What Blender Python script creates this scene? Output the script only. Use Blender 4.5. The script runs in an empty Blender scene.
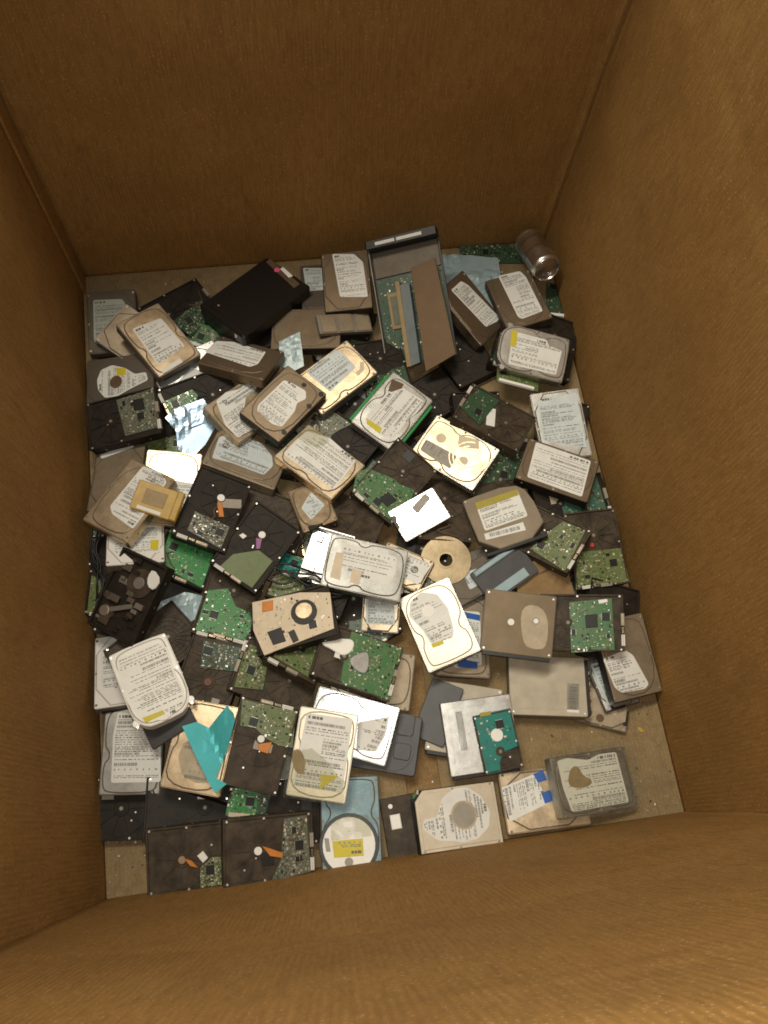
import bpy, bmesh, math, random
from mathutils import Vector, Matrix
C=bpy.context.scene.collection
POSE={
'b1':[-0.3625,1.0696,0.007,0.0085,-0.0038,0.0966],
'f_tl':[-0.0873,1.0212,0.0,-1.4615,0.0,0.0],
'f_t2':[0.1238,0.9915,0.0,-0.4135,0.0,0.0],
'f_m1':[0.3674,0.92,0.0,0.3907,0.0,0.0],
'f_m2':[0.4868,0.9154,0.0151,-0.4897,-0.1769,-0.033],
'f_m3':[0.2704,0.8125,0.0,-1.1101,0.0,0.0],
'f_m4':[0.3681,0.7383,0.0153,-0.0199,-0.1162,0.1341],
'f_m5':[0.1605,0.697,0.0,-0.7724,0.0,0.0],
'f_m6':[0.0007,0.7174,0.0,-1.8731,0.0,0.0],
'f_n7':[0.1912,0.8867,0.0223,0.096,-0.0091,-0.0697],
'f_n1':[0.1086,0.8326,0.0163,-2.2615,0.2,0.1944],
'f_n2':[0.543,0.7127,0.0,-0.339,0.0,0.0],
'f_n3':[0.3807,0.3881,0.0,-1.4264,0.0,0.0],
'f_n4':[0.5022,0.3973,0.0127,-1.8717,-0.1499,-0.0115],
'f_n5':[0.5545,0.9046,0.0308,-0.3586,-0.2,0.1143],
'f_n6':[0.2188,0.4068,0.0032,0.905,0.0386,0.0094],
'f_l1':[-0.2531,0.7985,0.0,-0.1919,0.0,0.0],
'f_l2':[-0.1237,0.6311,0.0083,-1.1081,0.0363,0.09],
'f_l3':[-0.3586,0.5943,0.0,-0.0945,0.0,0.0],
'f_l4':[-0.3339,0.4531,0.014,-0.3627,-0.0323,0.1614],
'f_c1':[0.0587,0.5152,0.0,-1.5016,0.0,0.0],
'f_c2':[0.2049,0.4589,0.0225,-0.3157,-0.0244,-0.159],
'f_c3':[-0.1255,0.3513,0.0,-0.599,0.0,0.0],
'f_c4':[0.0819,0.3844,0.0043,0.3901,0.0279,0.0449],
'f_r1':[0.3798,0.4345,0.0251,-1.3345,0.2,-0.2],
'f_r2':[0.5052,0.5591,0.0,-0.5298,0.0,0.0],
'f_b1':[-0.291,0.2818,0.0,-1.5183,0.0,0.0],
'f_b2':[-0.0538,0.147,0.0,-0.2765,0.0,0.0],
'b50':[-0.3373,0.0882,0.0,1.4721,0.0,0.0],
'b50b':[-0.249,0.076,0.0153,-1.6696,-0.2,0.0235],
'b52':[-0.1026,0.0527,0.0115,-1.6702,0.0336,0.2],
'f_b3':[-0.2012,0.1567,0.0222,-0.4229,-0.1648,-0.2],
'b2':[-0.2242,1.086,0.0023,2.0824,-0.0298,-0.0071],
'b3':[-0.1761,1.017,0.0212,-0.5113,0.2,0.2],
'b4':[-0.3075,1.0069,0.0276,0.8362,0.0195,0.147],
'b5':[-0.3381,0.9138,0.0276,1.5072,0.2793,0.1432],
'b6':[-0.2046,0.9155,0.0266,-1.1616,-0.2,0.1923],
'b7':[-0.188,0.8472,0.0337,-1.2098,-0.1821,0.1239],
'b8':[-0.3485,0.6878,0.0294,-0.0244,0.1994,-0.2691],
'b9':[0.093,1.1059,0.0189,-0.0386,0.0504,-0.2268],
's56':[0.4121,1.1022,0.0181,0.0,0.0478,-0.1205],
'b10':[0.0433,0.9905,0.0317,1.4393,0.0822,-0.0339],
'b11':[0.1202,0.9885,0.0596,1.6538,-0.1994,0.0481],
'b13':[0.4871,1.1874,0.0023,1.4654,-0.0129,0.0552],
'b15':[0.6113,1.0486,0.0,-0.2134,0.0,0.0],
'b16':[0.4667,0.8326,0.0522,-0.3144,-0.2,-0.2],
'mod':[0.2718,1.0204,0.0811,-0.0818,0.3858,0.432],
'b18':[0.3952,0.637,0.0215,2.7957,-0.1276,0.2],
'b19':[0.2685,0.5564,0.0211,-0.1814,-0.0515,-0.2254],
'b20':[0.5184,0.5447,0.0278,1.635,-0.0397,0.0806],
'b21':[0.5373,0.4418,0.0445,0.0121,-0.0176,0.1498],
's71':[0.4313,0.3851,0.0569,0.0,0.0144,0.2],
'b24':[0.2605,0.3087,0.0184,-0.1622,-0.114,0.0953],
'b23a':[0.2953,0.4057,0.0461,-1.165,0.0702,-0.2],
'b23b':[0.3548,0.411,0.0649,-1.0848,0.0542,0.1261],
'b25':[0.2436,0.1624,0.0021,-0.2874,0.0258,0.0028],
'b26':[0.1979,0.1804,0.0189,-0.5113,0.1161,-0.0204],
'b27':[0.4989,0.1519,0.002,1.2031,0.0293,-0.0227],
'b28':[0.5275,0.1943,0.0085,0.1537,0.0081,-0.1334],
'b29':[0.5386,0.3031,0.0258,2.8183,-0.1553,0.2],
'b31':[-0.3503,0.4919,0.0415,-0.1454,0.1164,0.0582],
'b32':[-0.3139,0.551,0.0704,0.0054,-0.1321,-0.3514],
'b33':[-0.348,0.316,0.0297,0.0421,-0.094,-0.3687],
'b36':[-0.2883,0.4214,0.0313,-0.4895,-0.201,0.2091],
's34':[-0.2831,0.3978,0.046,0.0,-0.2,0.1735],
'b37':[-0.29,0.3491,0.0429,-0.9334,-0.1982,-0.0972],
'b14':[-0.2219,0.534,0.0399,-0.4528,-0.3107,0.0055],
'b39':[-0.1587,0.4147,0.0308,-0.3451,-0.2055,-0.1257],
'b40':[-0.1967,0.2893,0.0387,2.7401,0.0386,0.085],
'b41':[-0.0883,0.2756,0.0301,-1.9823,-0.2747,0.0389],
'b42':[-0.0274,0.326,0.0358,-0.6038,-0.2683,-0.2876],
'b43':[-0.0016,0.4328,0.0318,-2.0499,0.0408,-0.1767],
'b44':[-0.0706,0.5783,0.03,-2.055,-0.1073,-0.0117],
'b46':[0.0705,0.5586,0.0302,1.0838,-0.169,-0.2],
'b45':[0.0145,0.586,0.0562,0.2546,0.1213,-0.2],
'b47':[0.0802,0.7303,0.0242,-2.3446,0.051,-0.0162],
'b48':[-0.043,0.4799,0.0433,-0.597,0.1522,-0.2],
'b49':[-0.2145,0.1676,0.059,-0.3026,0.0467,0.0058],
'b51':[-0.1571,0.0725,0.0395,-0.2114,-0.2191,0.2136],
'b53':[0.1411,-0.008,0.0011,0.0443,-0.0133,-0.0056],
'b54':[0.0208,0.0183,0.0018,3.0616,0.02,0.0097],
'b55':[0.0848,0.1451,0.0132,-1.8559,0.1535,0.0147],
'b56':[0.0865,0.257,0.0137,-1.8248,-0.0574,0.1544],
'b57':[-0.2418,0.0023,0.0269,1.5442,0.009,0.1701],
'b58':[-0.1229,-0.0005,0.0403,1.4993,-0.2379,0.1813],
'b59':[0.1992,0.0015,0.0113,-1.5766,-0.1475,0.0058],
'b60':[0.3593,0.011,0.0019,-1.5861,0.0228,-0.0097],
'b61':[0.4403,0.0267,0.0183,1.5913,-0.2062,0.0242],
'b62':[-0.3342,0.1837,0.0264,-0.1151,0.0086,0.093],
'b63':[-0.2695,0.2214,0.0785,-1.1553,0.2,-0.0584],
'b66':[0.5505,0.2335,0.0322,0.118,-0.1605,0.173],
'b64':[0.4025,0.1982,0.0052,1.4051,0.0341,-0.0517],
'b65':[0.4768,0.3003,0.0659,1.4372,0.2009,0.2003],
'b67':[0.3594,0.3104,0.0742,-0.2643,0.1286,0.1537],
'b68':[0.2651,0.1317,0.0218,0.0087,0.0073,0.1071],
'b69':[0.2921,0.1155,0.0335,-3.0763,0.0082,0.1031],
'b70':[-0.1246,0.1614,0.05,2.7878,-0.2044,0.11],
's95':[-0.192,0.1627,0.0877,0.0,-0.0401,0.0319],
'b72':[0.0579,0.2776,0.0542,1.1628,-0.1889,-0.0508],
'b73':[0.0421,0.1763,0.0294,1.1789,0.0842,0.1529],
'b74':[-0.0136,0.1328,0.0473,-0.2792,0.0496,0.1227],
'b75':[-0.0378,0.3601,0.0704,-1.4658,0.1466,-0.1644],
'b76':[-0.3151,0.4373,0.088,-0.615,0.3619,0.1052],
'b77':[-0.2892,0.2792,0.0836,-2.8047,-0.0709,-0.1252],
'b10g':[-0.2463,0.6407,0.0769,-0.1451,-0.1111,0.0713],
'b78':[-0.3119,0.6088,0.0999,2.5063,0.0971,-0.1475],
'b9y':[-0.262,0.599,0.1302,1.1591,-0.1461,0.1789],
'b79':[-0.1763,0.5891,0.0728,-0.4235,-0.2617,0.0339],
'b80':[-0.1007,0.5146,0.0539,-0.7006,-0.1437,0.1137],
'b6d':[-0.3309,0.8132,0.0433,1.6417,0.2017,0.0722],
's48':[-0.206,0.7822,0.0542,0.0,-0.2,0.2],
'b3g':[-0.2619,0.9729,0.0643,0.5912,-0.1892,0.0129],
'b47h':[-0.1089,0.6967,0.0401,1.1837,-0.277,-0.2344],
'b46s':[-0.0999,0.81,0.0435,2.2263,-0.3263,-0.0219],
's22':[0.0045,0.9314,0.051,0.0,0.1598,0.2],
'b45w':[-0.097,0.9144,0.0512,1.0465,-0.0402,-0.3921],
'b43g':[0.0888,0.8621,0.0443,-1.0047,0.0835,0.0239],
'b44b':[-0.0229,0.7976,0.0685,-0.7894,-0.0822,-0.0195],
'b42g':[0.1914,0.7729,0.044,2.3854,-0.1081,0.0605],
'b64p':[0.3901,0.727,0.055,-2.1909,-0.1692,-0.1076],
'b41g':[0.3069,0.6682,0.0432,-2.3002,0.1507,0.0117],
'b39g':[0.1757,0.6258,0.0387,-0.7987,-0.1013,0.1657],
'b104':[0.0365,0.6716,0.0498,0.7445,-0.0259,-0.1152],
'b38':[0.2155,0.5468,0.0552,-1.1821,0.0857,0.0395],
'b37p':[0.2523,0.452,0.0545,-0.162,0.0163,0.0146],
'b32s':[0.122,0.3844,0.0362,-0.2271,0.1948,0.1946],
'b34t':[0.0294,0.4805,0.0564,1.1512,0.0649,0.0824],
'b35':[0.1702,0.4472,0.0483,-2.1926,0.1426,-0.164],
'b33w':[0.0945,0.4458,0.0625,-1.8867,-0.0981,0.0181],
'b36g':[0.2221,0.3275,0.0509,0.2531,0.2445,0.0036],
'b68p':[0.4434,0.4675,0.0646,0.8455,0.159,-0.1818],
'b67o':[0.3762,0.5167,0.0645,0.1834,0.2053,-0.1925],
'b62w':[0.5332,0.7133,0.0334,0.0059,0.0685,0.1363],
'b63b':[0.4953,0.5991,0.056,1.0607,-0.0213,-0.1299],
'b60b':[0.5045,1.0113,0.0425,0.1553,0.137,-0.1086],
'b59b':[0.388,1.0058,0.0424,0.7777,-0.4715,0.1522],
'b61s':[0.4992,0.8734,0.0582,1.2234,-0.0481,0.1825],
'b52b':[0.1403,1.085,0.0589,-0.0537,0.1168,0.0304],
'enc':[-0.0574,1.0642,0.0263,-0.847,-0.0096,-0.1554],
'bag61':[0.4519,0.0326,0.0431,0.0,-0.2,0.0133],
'bag74':[-0.026,0.0936,0.0685,0.0,0.0549,0.1388],
'film54':[0.0191,0.0124,0.0277,0.0,0.0187,0.0083],
'film104':[0.031,0.7327,0.0737,0.0,-0.2,-0.0808],
}
POLY={
's56':[[-0.0541,0.09],[-0.0197,0.0881],[0.0209,0.0822],[0.0822,0.0637],[0.074,-0.033],[0.0374,-0.0923],[-0.0193,-0.1353],[-0.0619,-0.0778],[-0.0732,-0.0116]],
's71':[[-0.0536,0.0266],[0.0128,0.0568],[0.0427,0.0266],[0.0523,-0.0425],[0.0041,-0.0442],[-0.0572,-0.0218]],
's34':[[-0.0607,0.0126],[-0.0154,0.0313],[0.0471,0.0531],[0.0791,0.0439],[0.085,0.0139],[0.0001,-0.031],[-0.0559,-0.0761],[-0.0721,-0.0433]],
's95':[[-0.0492,0.0392],[-0.0259,0.0445],[-0.0067,0.0323],[0.0144,0.0528],[0.0269,0.0647],[0.0386,0.0399],[0.0224,-0.0039],[-0.0001,-0.049],[0.017,-0.0606],[-0.0015,-0.0723],[-0.0089,-0.0604],[-0.026,-0.0203]],
's48':[[-0.0503,0.0212],[-0.0248,0.0419],[0.0244,0.061],[0.0354,0.0422],[0.0496,0.0088],[0.0243,-0.0345],[-0.0057,-0.0627],[-0.0279,-0.0442],[-0.0304,-0.0075]],
's22':[[-0.0214,0.0341],[0.0251,0.0478],[0.0234,-0.0271],[-0.0031,-0.0354],[-0.0241,-0.0184]],
'bag61':[[-0.088,0.0444],[-0.0592,0.053],[0.0131,0.0606],[0.0639,0.0552],[0.0825,0.0411],[0.0863,0.0029],[0.0773,-0.0513],[0.0485,-0.0625],[-0.0382,-0.0612],[-0.0861,-0.0647],[-0.0887,-0.0099]],
'bag74':[[-0.0459,0.048],[-0.005,0.0491],[0.0162,0.0266],[0.0331,-0.0016],[0.0453,-0.0129],[0.0357,-0.0501],[-0.0178,-0.0349],[-0.0617,-0.0226]],
'film54':[[-0.0319,0.01],[0.0015,0.0184],[0.0317,0.0127],[0.0342,-0.0211],[-0.0352,-0.0197]],
'film104':[[-0.033,0.015],[-0.0038,0.0266],[0.0299,0.0055],[0.035,-0.0177],[0.0017,-0.0289],[-0.03,-0.0126]],
}
EXT={
'b1':[["label_sticker","paperg",0.3,[[-0.0372,0.0531],[0.0229,0.0497],[0.0287,0.0395],[0.0245,-0.048],[-0.039,-0.0463]],1]],
'b2':[["circuit_board","greend",1,[[-0.0201,0.029],[-0.0046,-0.0499],[-0.0561,-0.0524],[-0.0711,0.0164]],8]],
'b4':[["label_sticker","greyp",0.3,[[-0.006,0.0462],[0.0008,0.0254],[-0.0167,-0.0458],[-0.0379,-0.0316]],0]],
'b5':[["label_sticker","paper",0.3,[[0.0053,0.0493],[0.0258,0.0407],[0.0332,0.0163],[0.0226,-0.0125],[0.0066,-0.0345],[0.0075,-0.0585],[-0.0102,-0.0629],[-0.0241,-0.0238],[-0.0355,0.0023],[-0.0359,0.0309],[-0.0166,0.0467]],1],["yellow_sticker","yellow",0.5,[[0.0255,0.0074],[0.0223,-0.0147],[0.0072,-0.0148],[0.0078,0.005]],0],["spindle_cap","brownp",0.8,["o",-0.0048,0.0071,0.0134],0]],
'b6':[["label_sticker","paper",0.3,[[0.005,-0.0361],[-0.0135,0.007],[0.0124,0.0275],[0.0223,0.0177]],0]],
'b7':[["circuit_board","greenb",1,[[-0.0223,-0.0731],[-0.0262,-0.0079],[-0.01,-0.0024],[0.0062,-0.0141],[0.0086,-0.0702]],8]],
'b8':[["label_sticker","paper",0.3,[[-0.042,0.0619],[0.0224,0.0791],[0.0279,0.0676],[-0.0383,0.0509]],0]],
'b9':[["label_sticker","paperb",0.3,[[-0.0442,0.0635],[-0.0021,0.0582],[-0.0012,-0.0147],[-0.0403,-0.0131]],1]],
'mod':[["heat_sink","slate",0,[[-0.0163,0.0301],[0.0031,0.03],[-0.0004,-0.1342],[-0.0204,-0.1387]],0],["card_slot","stain",0,[[-0.0257,0.0384],[-0.017,0.0386],[-0.0204,-0.1387],[-0.0291,-0.1391]],0],["brown_cover","browncover",4,[[0.0121,0.0592],[0.0645,0.0681],[0.0761,-0.1327],[0.0087,-0.1569]],0]],
'b18':[["circuit_board","greend",1,[[0.0518,-0.0119],[-0.0467,-0.0536],[-0.0488,0.0065],[0.0347,0.0447]],8]],
'b20':[["circuit_board","greenteal",1,[[0.0406,0.0233],[0.0481,-0.063],[-0.049,-0.0648],[-0.0549,0.0239]],9]],
'b21':[["circuit_board","olive",1,[[-0.0382,-0.0034],[0.0485,-0.0059],[0.0526,-0.072],[-0.0538,-0.0741]],9],["paper_seal","red",2.2,["o",-0.0066,0.0065,0.0046],0]],
'b24':[["label_sticker","paper",0.3,[[-0.0271,0.0469],[0.0302,0.0473],[0.0346,-0.05],[-0.016,-0.0585],[-0.0296,-0.0269]],1],["blue_band","blue",0.5,[[-0.0144,-0.0404],[0.027,-0.045],[0.0252,-0.0577],[-0.0104,-0.0563]],0],["blue_band","blue",0.5,[[-0.0081,0.0464],[0.0303,0.0417],[0.0304,0.0305],[-0.006,0.0353]],0]],
'b23a':[["label_sticker","paperb",0.3,[[-0.0223,-0.0075],[-0.0106,0.039],[0.0144,0.0308],[0.0153,-0.0148]],1]],
'b27':[["screw_hole","brownp",0.3,["o",-0.0197,0.0001,0.0073],0],["pivot_cap","cream",0.3,["o",-0.003,-0.0235,0.0055],0]],
'b28':[["label_sticker","paperb",0.3,[[-0.0261,0.0418],[0.0169,0.0373],[0.0155,-0.0356],[-0.0268,-0.0405]],1]],
'b32':[["label_sticker","paper",0.3,[[-0.0312,0.036],[0.0418,0.03],[0.0424,-0.0536],[-0.0398,-0.0461]],1],["yellow_sticker","yellow",0.5,[[0.0271,-0.0219],[0.0411,-0.0232],[0.039,-0.0487],[0.0252,-0.0428]],0]],
'b33':[["label_sticker","paper",0.3,[[-0.0394,0.0485],[0.0279,0.0374],[0.0294,-0.0455],[-0.0388,-0.0339]],1]],
'b14':[["circuit_board","greenb",1,[[-0.0525,0.0476],[0.0386,0.0502],[0.0472,-0.0709],[-0.0396,-0.0611]],9]],
'b39':[["circuit_board","greenb",1,[[-0.0448,0.0124],[-0.0114,0.0263],[0.012,-0.0041],[0.0513,-0.0114],[0.0485,-0.064],[-0.0447,-0.0681]],9]],
'b40':[["circuit_board","greend",1,[[0.0305,-0.0566],[-0.0435,-0.0628],[-0.0466,-0.0203],[0.0195,-0.0089]],8],["spindle_cap","rust",3,["o",-0.0019,0.0101,0.007],0]],
'b41':[["circuit_board","olive",1,[[-0.0366,-0.069],[-0.0358,-0.0251],[0.0314,-0.0144],[0.0434,-0.0637]],8]],
'b42':[["circuit_board","olive",1,[[-0.0292,0.0275],[0.037,0.04],[0.0369,-0.0661],[-0.036,-0.0632]],8]],
'b45':[["label_sticker","paperb",0.3,[[-0.0215,0.0026],[0.0079,0.029],[0.0228,-0.0106],[-0.0126,-0.031]],1]],
'b49':[["label_sticker","tanp",0.3,[[-0.0283,0.0026],[-0.032,-0.0225],[-0.0181,-0.049],[0.0061,-0.0576],[0.0288,-0.0537],[0.0412,-0.0148],[0.0047,0.0148]],1]],
'b54':[["gasket_ring","black",0.9,["o",0.0042,0.0361,0.0504],0],["round_cover","white",1.2,["o",0.0042,0.0361,0.0454],0],["yellow_sticker","yellow",1.5,[[0.0325,0.0283],[-0.0197,0.0264],[-0.0202,0.0544],[0.03,0.0548]],1],["spindle_cap","greyp",2.0,["o",0.0052,0.0623,0.0071],0],["barcode_sticker","greyp",1.4,[[0.0458,0.0229],[0.0374,0.0233],[0.0347,0.0453],[0.0431,0.0448]],0]],
'b57':[["circuit_board","olive",1,[[-0.0171,-0.0117],[-0.0025,-0.0317],[-0.004,-0.0462],[-0.0467,-0.0454],[-0.0474,-0.0102]],8],["paper_seal","white",1.8,[[0.0017,-0.0078],[0.0083,-0.0178],[-0.0033,-0.0252],[-0.01,-0.0168]],0],["spindle_cap","gold",3,["o",-0.0018,0.0165,0.0064],0],["ribbon","orange",2.6,[[0.0009,0.0132],[-0.005,0.0006],[-0.0168,-0.0085],[-0.0123,0.0041]],0]],
'b58':[["circuit_board","greygreen",1,[[0.0431,-0.0261],[0.0457,-0.0648],[-0.0433,-0.0685],[-0.0509,-0.0024],[-0.0195,-0.0195]],9],["spindle_cap","white",3,["o",-0.0018,0.0176,0.0065],0],["ribbon","orange",2.6,[[0.0051,0.011],[-0.0012,-0.0052],[-0.0092,-0.0231],[-0.0166,-0.0212],[-0.0115,-0.0017]],0]],
'b59':[["label_sticker","paper",0.3,[[-0.0028,-0.0609],[-0.0047,-0.0378],[-0.0337,-0.0243],[-0.0458,-0.0026],[-0.0463,0.021],[-0.0305,0.0438],[-0.0027,0.057],[0.0223,0.0505],[0.0385,0.0278],[0.0415,0.0024],[0.036,-0.0161],[0.0329,-0.0402],[0.0217,-0.0542],[0.0109,-0.0647]],1],["spindle_ring","tanp",0.45,["o",-0.0021,0.0098,0.0232],0],["spindle_cap","greyp",0.9,["o",-0.0021,0.0098,0.0195],0]],
'b60':[["label_sticker","paper",0.3,[[-0.0261,-0.0723],[-0.0423,-0.0104],[0.008,0.0065],[0.0304,-0.0665]],1],["blue_sticker","blue",0.5,[[-0.0425,-0.0122],[-0.0471,0.0066],[-0.0298,0.0104],[-0.0267,-0.0063]],0],["blue_sticker","blue",0.5,[[-0.0098,-0.0042],[-0.0128,0.0124],[0.0042,0.0162],[0.0088,-0.0007]],0]],
'b61':[["label_sticker","paper",0.3,[[0.0437,0.0612],[0.046,0.0413],[0.0373,0.0023],[0.0442,-0.0215],[0.0431,-0.0554],[-0.0415,-0.0573],[-0.0411,0.0539],[-0.0011,0.0609]],2],["water_stain","stain",0.45,[[0.029,0.0397],[0.0318,0.0234],[0.0127,0.0186],[0.0055,0.0029],[-0.0054,0.0078],[-0.0061,0.0372],[0.0042,0.0519]],0]],
'b62':[["label_sticker","paper",0.3,[[-0.0284,0.062],[0.0433,0.0546],[0.0518,-0.0534],[-0.031,-0.0538],[-0.0338,0.024]],1]],
'b66':[["label_sticker","paper",0.3,[[-0.0517,0.0071],[-0.0042,0.0137],[0.0089,0.0018],[0.0252,-0.0547],[0.0147,-0.0614],[-0.0321,-0.0584],[-0.0431,-0.0471]],1]],
'b64':[["barcode_sticker","paper",0.3,[[0.0062,-0.0353],[0.0051,-0.0571],[-0.0471,-0.0534],[-0.046,-0.032]],3],["yellow_tab","yellow",1.5,[[0.0592,0.0406],[0.06,0.0184],[0.0469,0.0172],[0.0443,0.0394]],0],["dirt_spot","brownp",0.2,[[0.0333,0.0362],[0.0281,0.0254],[0.0243,0.0274],[0.0295,0.0382]],0]],
'b65':[["circuit_board","green",1,[[0.0366,0.0222],[0.0442,-0.054],[-0.0481,-0.0562],[-0.0544,0.0209]],9],["chip","black",2.6,[[0.0134,-0.0056],[0.0154,-0.0268],[-0.0078,-0.0278],[-0.0097,-0.0067]],0],["paper_seal","white",2.6,[[0.0405,-0.0293],[0.0424,-0.0452],[0.037,-0.0467],[0.0333,-0.0308]],0]],
'b67':[["round_seal","white",0.5,["o",-0.0138,0.0008,0.006],0],["round_seal","greyp",0.5,["o",0.0303,0.0078,0.0071],0],["round_seal","white",0.7,["o",0.0303,0.0078,0.0046],0],["dirty_sticker","tanp",0.25,[[-0.0008,0.0366],[0.0496,0.0335],[0.0553,-0.0373],[0.0311,-0.0438],[0.0091,-0.0358]],0]],
'b68':[["barcode_sticker","paper",0.3,[[-0.0392,0.045],[-0.0265,0.045],[-0.0268,-0.0222],[-0.0394,-0.0221]],0]],
'b69':[["circuit_board","teal",1,[[0.0341,-0.0508],[-0.0339,-0.0516],[-0.0364,0.0132],[-0.0038,0.0205],[0.0053,0.0357],[0.007,0.0506],[0.0322,0.0507]],4],["paper_seal","white",1.6,["o",-0.0004,-0.0111,0.0111],0],["connector","yellowd",1.9,[[0.0208,-0.0535],[0.0007,-0.0531],[0.0023,-0.0464],[0.0223,-0.0468]],0]],
'b70':[["circuit_board","olive",1,[[0.0489,-0.0655],[-0.0462,-0.0694],[-0.0575,-0.0089],[-0.0334,-0.0064],[-0.0068,-0.0133],[0.0141,-0.0249],[0.0395,-0.0219]],8],["spindle_cap","white",3,["o",-0.0007,-0.0101,0.0061],0],["ribbon","orange",2.5,[[0.002,-0.001],[-0.0201,-0.0098],[-0.0189,0.0105],[-0.0028,0.0095]],0]],
'b72':[["circuit_board","green",1,[[0.0503,0.0254],[0.0504,-0.0738],[-0.0512,-0.0751],[-0.0497,0.0175],[-0.0069,0.0232]],9],["foam_pad","white",3.2,[[0.0197,0.0725],[0.0286,0.064],[0.0277,0.0393],[0.0344,0.0206],[0.0257,0.0124],[0.007,0.0162],[-0.0018,0.0303],[0.0043,0.0508],[0.0059,0.0681]],0],["grey_shield","greym",3.0,[[-0.0051,0.0181],[0.0165,0.0002],[0.0225,-0.0168],[-0.0184,-0.0249],[-0.0203,-0.0032]],0]],
'b73':[["label_sticker","paper",0.3,[[0.009,-0.0089],[0.0333,-0.06],[0.0006,-0.0616],[-0.0312,-0.0523],[-0.037,-0.0181]],2],["stamped_ring","chrome",0.6,["o",0.0291,0.0401,0.0157],0],["stamped_ring","chrome",1.2,["o",0.0291,0.0401,0.0087],0]],
'b74':[["label_sticker","paper",0.3,[[-0.0377,0.0631],[0.0417,0.0649],[0.0424,-0.0562],[-0.0423,-0.056]],1],["yellow_sticker","yellow",0.5,[[0.0027,-0.0315],[0.0331,-0.0302],[0.0053,-0.0569]],0],["tape_stain","stain",0.45,[[-0.0537,-0.0024],[-0.0395,0.0046],[-0.0261,-0.013],[-0.025,-0.0389],[-0.0427,-0.035]],0]],
'b75':[["metal_deck","cream",0.8,[[-0.0526,-0.0666],[-0.0462,0.0214],[-0.0302,0.0737],[0.0389,0.0661],[0.0524,-0.0623],[0.0011,-0.0736]],7],["flex_cable","orange",2.5,[[-0.0473,-0.0489],[-0.0452,-0.0289],[-0.0261,-0.0323],[-0.0281,-0.0522]],0],["chip","black",2.2,[[0.012,-0.05],[0.01,-0.0241],[0.0382,-0.0203],[0.0389,-0.0438]],0],["chip","black",2.0,[[0.0228,-0.0138],[0.0204,-0.0025],[0.043,0.0022],[0.0454,-0.0091]],0],["spindle_motor","black",3.5,["o",-0.006,0.0209,0.0234],0],["motor_cap","gold",5,["o",-0.0079,0.0213,0.0162],0]],
'b77':[["label_sticker","white",0.3,[[0.0413,-0.0561],[-0.0337,-0.0596],[-0.0451,-0.0421],[-0.0403,-0.0009],[-0.0428,0.0389],[-0.0363,0.0604],[0.0015,0.0735],[0.0367,0.0579],[0.0475,0.0212],[0.0472,-0.0088]],1],["yellow_sticker","yellow",0.5,[[0.035,0.0533],[0.0001,0.0557],[-0.0005,0.0634],[0.0321,0.0639]],0]],
'b10g':[["label_sticker","paper",0.3,[[-0.016,0.018],[0.045,0.0111],[0.043,-0.0445],[-0.0329,-0.0426]],1]],
'b78':[["label_sticker","paper",0.3,[[0.02,-0.0685],[-0.0168,-0.0724],[-0.0416,-0.0608],[-0.0454,0.0077],[-0.0457,0.0463],[0.0078,0.0394],[0.0216,0.0279]],1]],
'b79':[["circuit_board","greygreen",1,[[-0.0273,-0.017],[0.0421,-0.0218],[0.0417,-0.0681],[-0.0272,-0.057]],9],["spindle_cap","white",3,["o",0.007,0.0257,0.0071],0],["ribbon","orange",2.5,[[0.0038,0.0134],[0.0115,0.0189],[0.0252,-0.0076],[0.0168,-0.0111]],0]],
'b80':[["circuit_board","olive",1,[[-0.0255,-0.0362],[0.0082,-0.0025],[0.041,-0.0044],[0.0393,-0.0675],[-0.0315,-0.0704]],0],["spindle_cap","white",3,["o",-0.004,0.024,0.0067],0],["ribbon","violet",2.5,[[-0.0095,0.0128],[0.0005,0.0177],[0.0086,0.0001],[0.0027,-0.0042]],0],["paper_seal","white",1.2,[[-0.0378,-0.0009],[-0.0342,0.0065],[-0.025,0.0062],[-0.0275,-0.0027]],0]],
'b6d':[["circuit_board","greygreen",1,[[0.0423,0.0092],[0.0478,-0.0685],[-0.038,-0.0705],[-0.039,-0.0007]],9],["chip","black",2.6,[[0.033,-0.0253],[0.0318,-0.0459],[0.0073,-0.0472],[0.0089,-0.0246]],0]],
'b3g':[["label_sticker","paper",0.3,[[-0.0302,0.0467],[0.033,0.0387],[0.0342,-0.0409],[-0.0361,-0.0489]],1],["barcode_sticker","paper",0.3,[[-0.0379,-0.0614],[0.0093,-0.0586],[0.0088,-0.0693],[-0.0399,-0.071]],0]],
'b47h':[["label_sticker","paperb",0.3,[[0.0235,0.0657],[0.0549,0.0335],[0.0456,-0.0158],[0.0253,-0.0435],[0.0021,-0.0532],[-0.027,-0.0444],[-0.0266,0.0208],[-0.0322,0.0591]],2]],
'b46s':[["label_sticker","paper",0.3,[[0.0463,0.0432],[0.0505,0.0127],[0.0399,-0.0155],[0.051,-0.0453],[0.0384,-0.0644],[0.0198,-0.0412],[0.0193,-0.0128],[-0.0005,0.0112],[-0.0432,0.0212],[-0.0401,0.0642],[-0.004,0.0653]],2]],
'b45w':[["label_sticker","paper",0.3,[[-0.0143,0.0751],[0.0283,0.0727],[0.0395,0.037],[0.0335,-0.0389],[-0.0094,-0.0418],[-0.0245,-0.0314]],2]],
'b43g':[["label_sticker","paperb",0.3,[[-0.046,-0.0373],[-0.0456,0.0412],[-0.0339,0.0475],[0.0121,0.047],[0.0218,-0.029]],2],["stamped_arc","cream",0.4,[[0.0308,0.0369],[0.0282,0.0549],[0.0139,0.0667],[0.0085,0.0606],[0.021,0.0502],[0.0215,0.0367]],0]],
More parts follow.
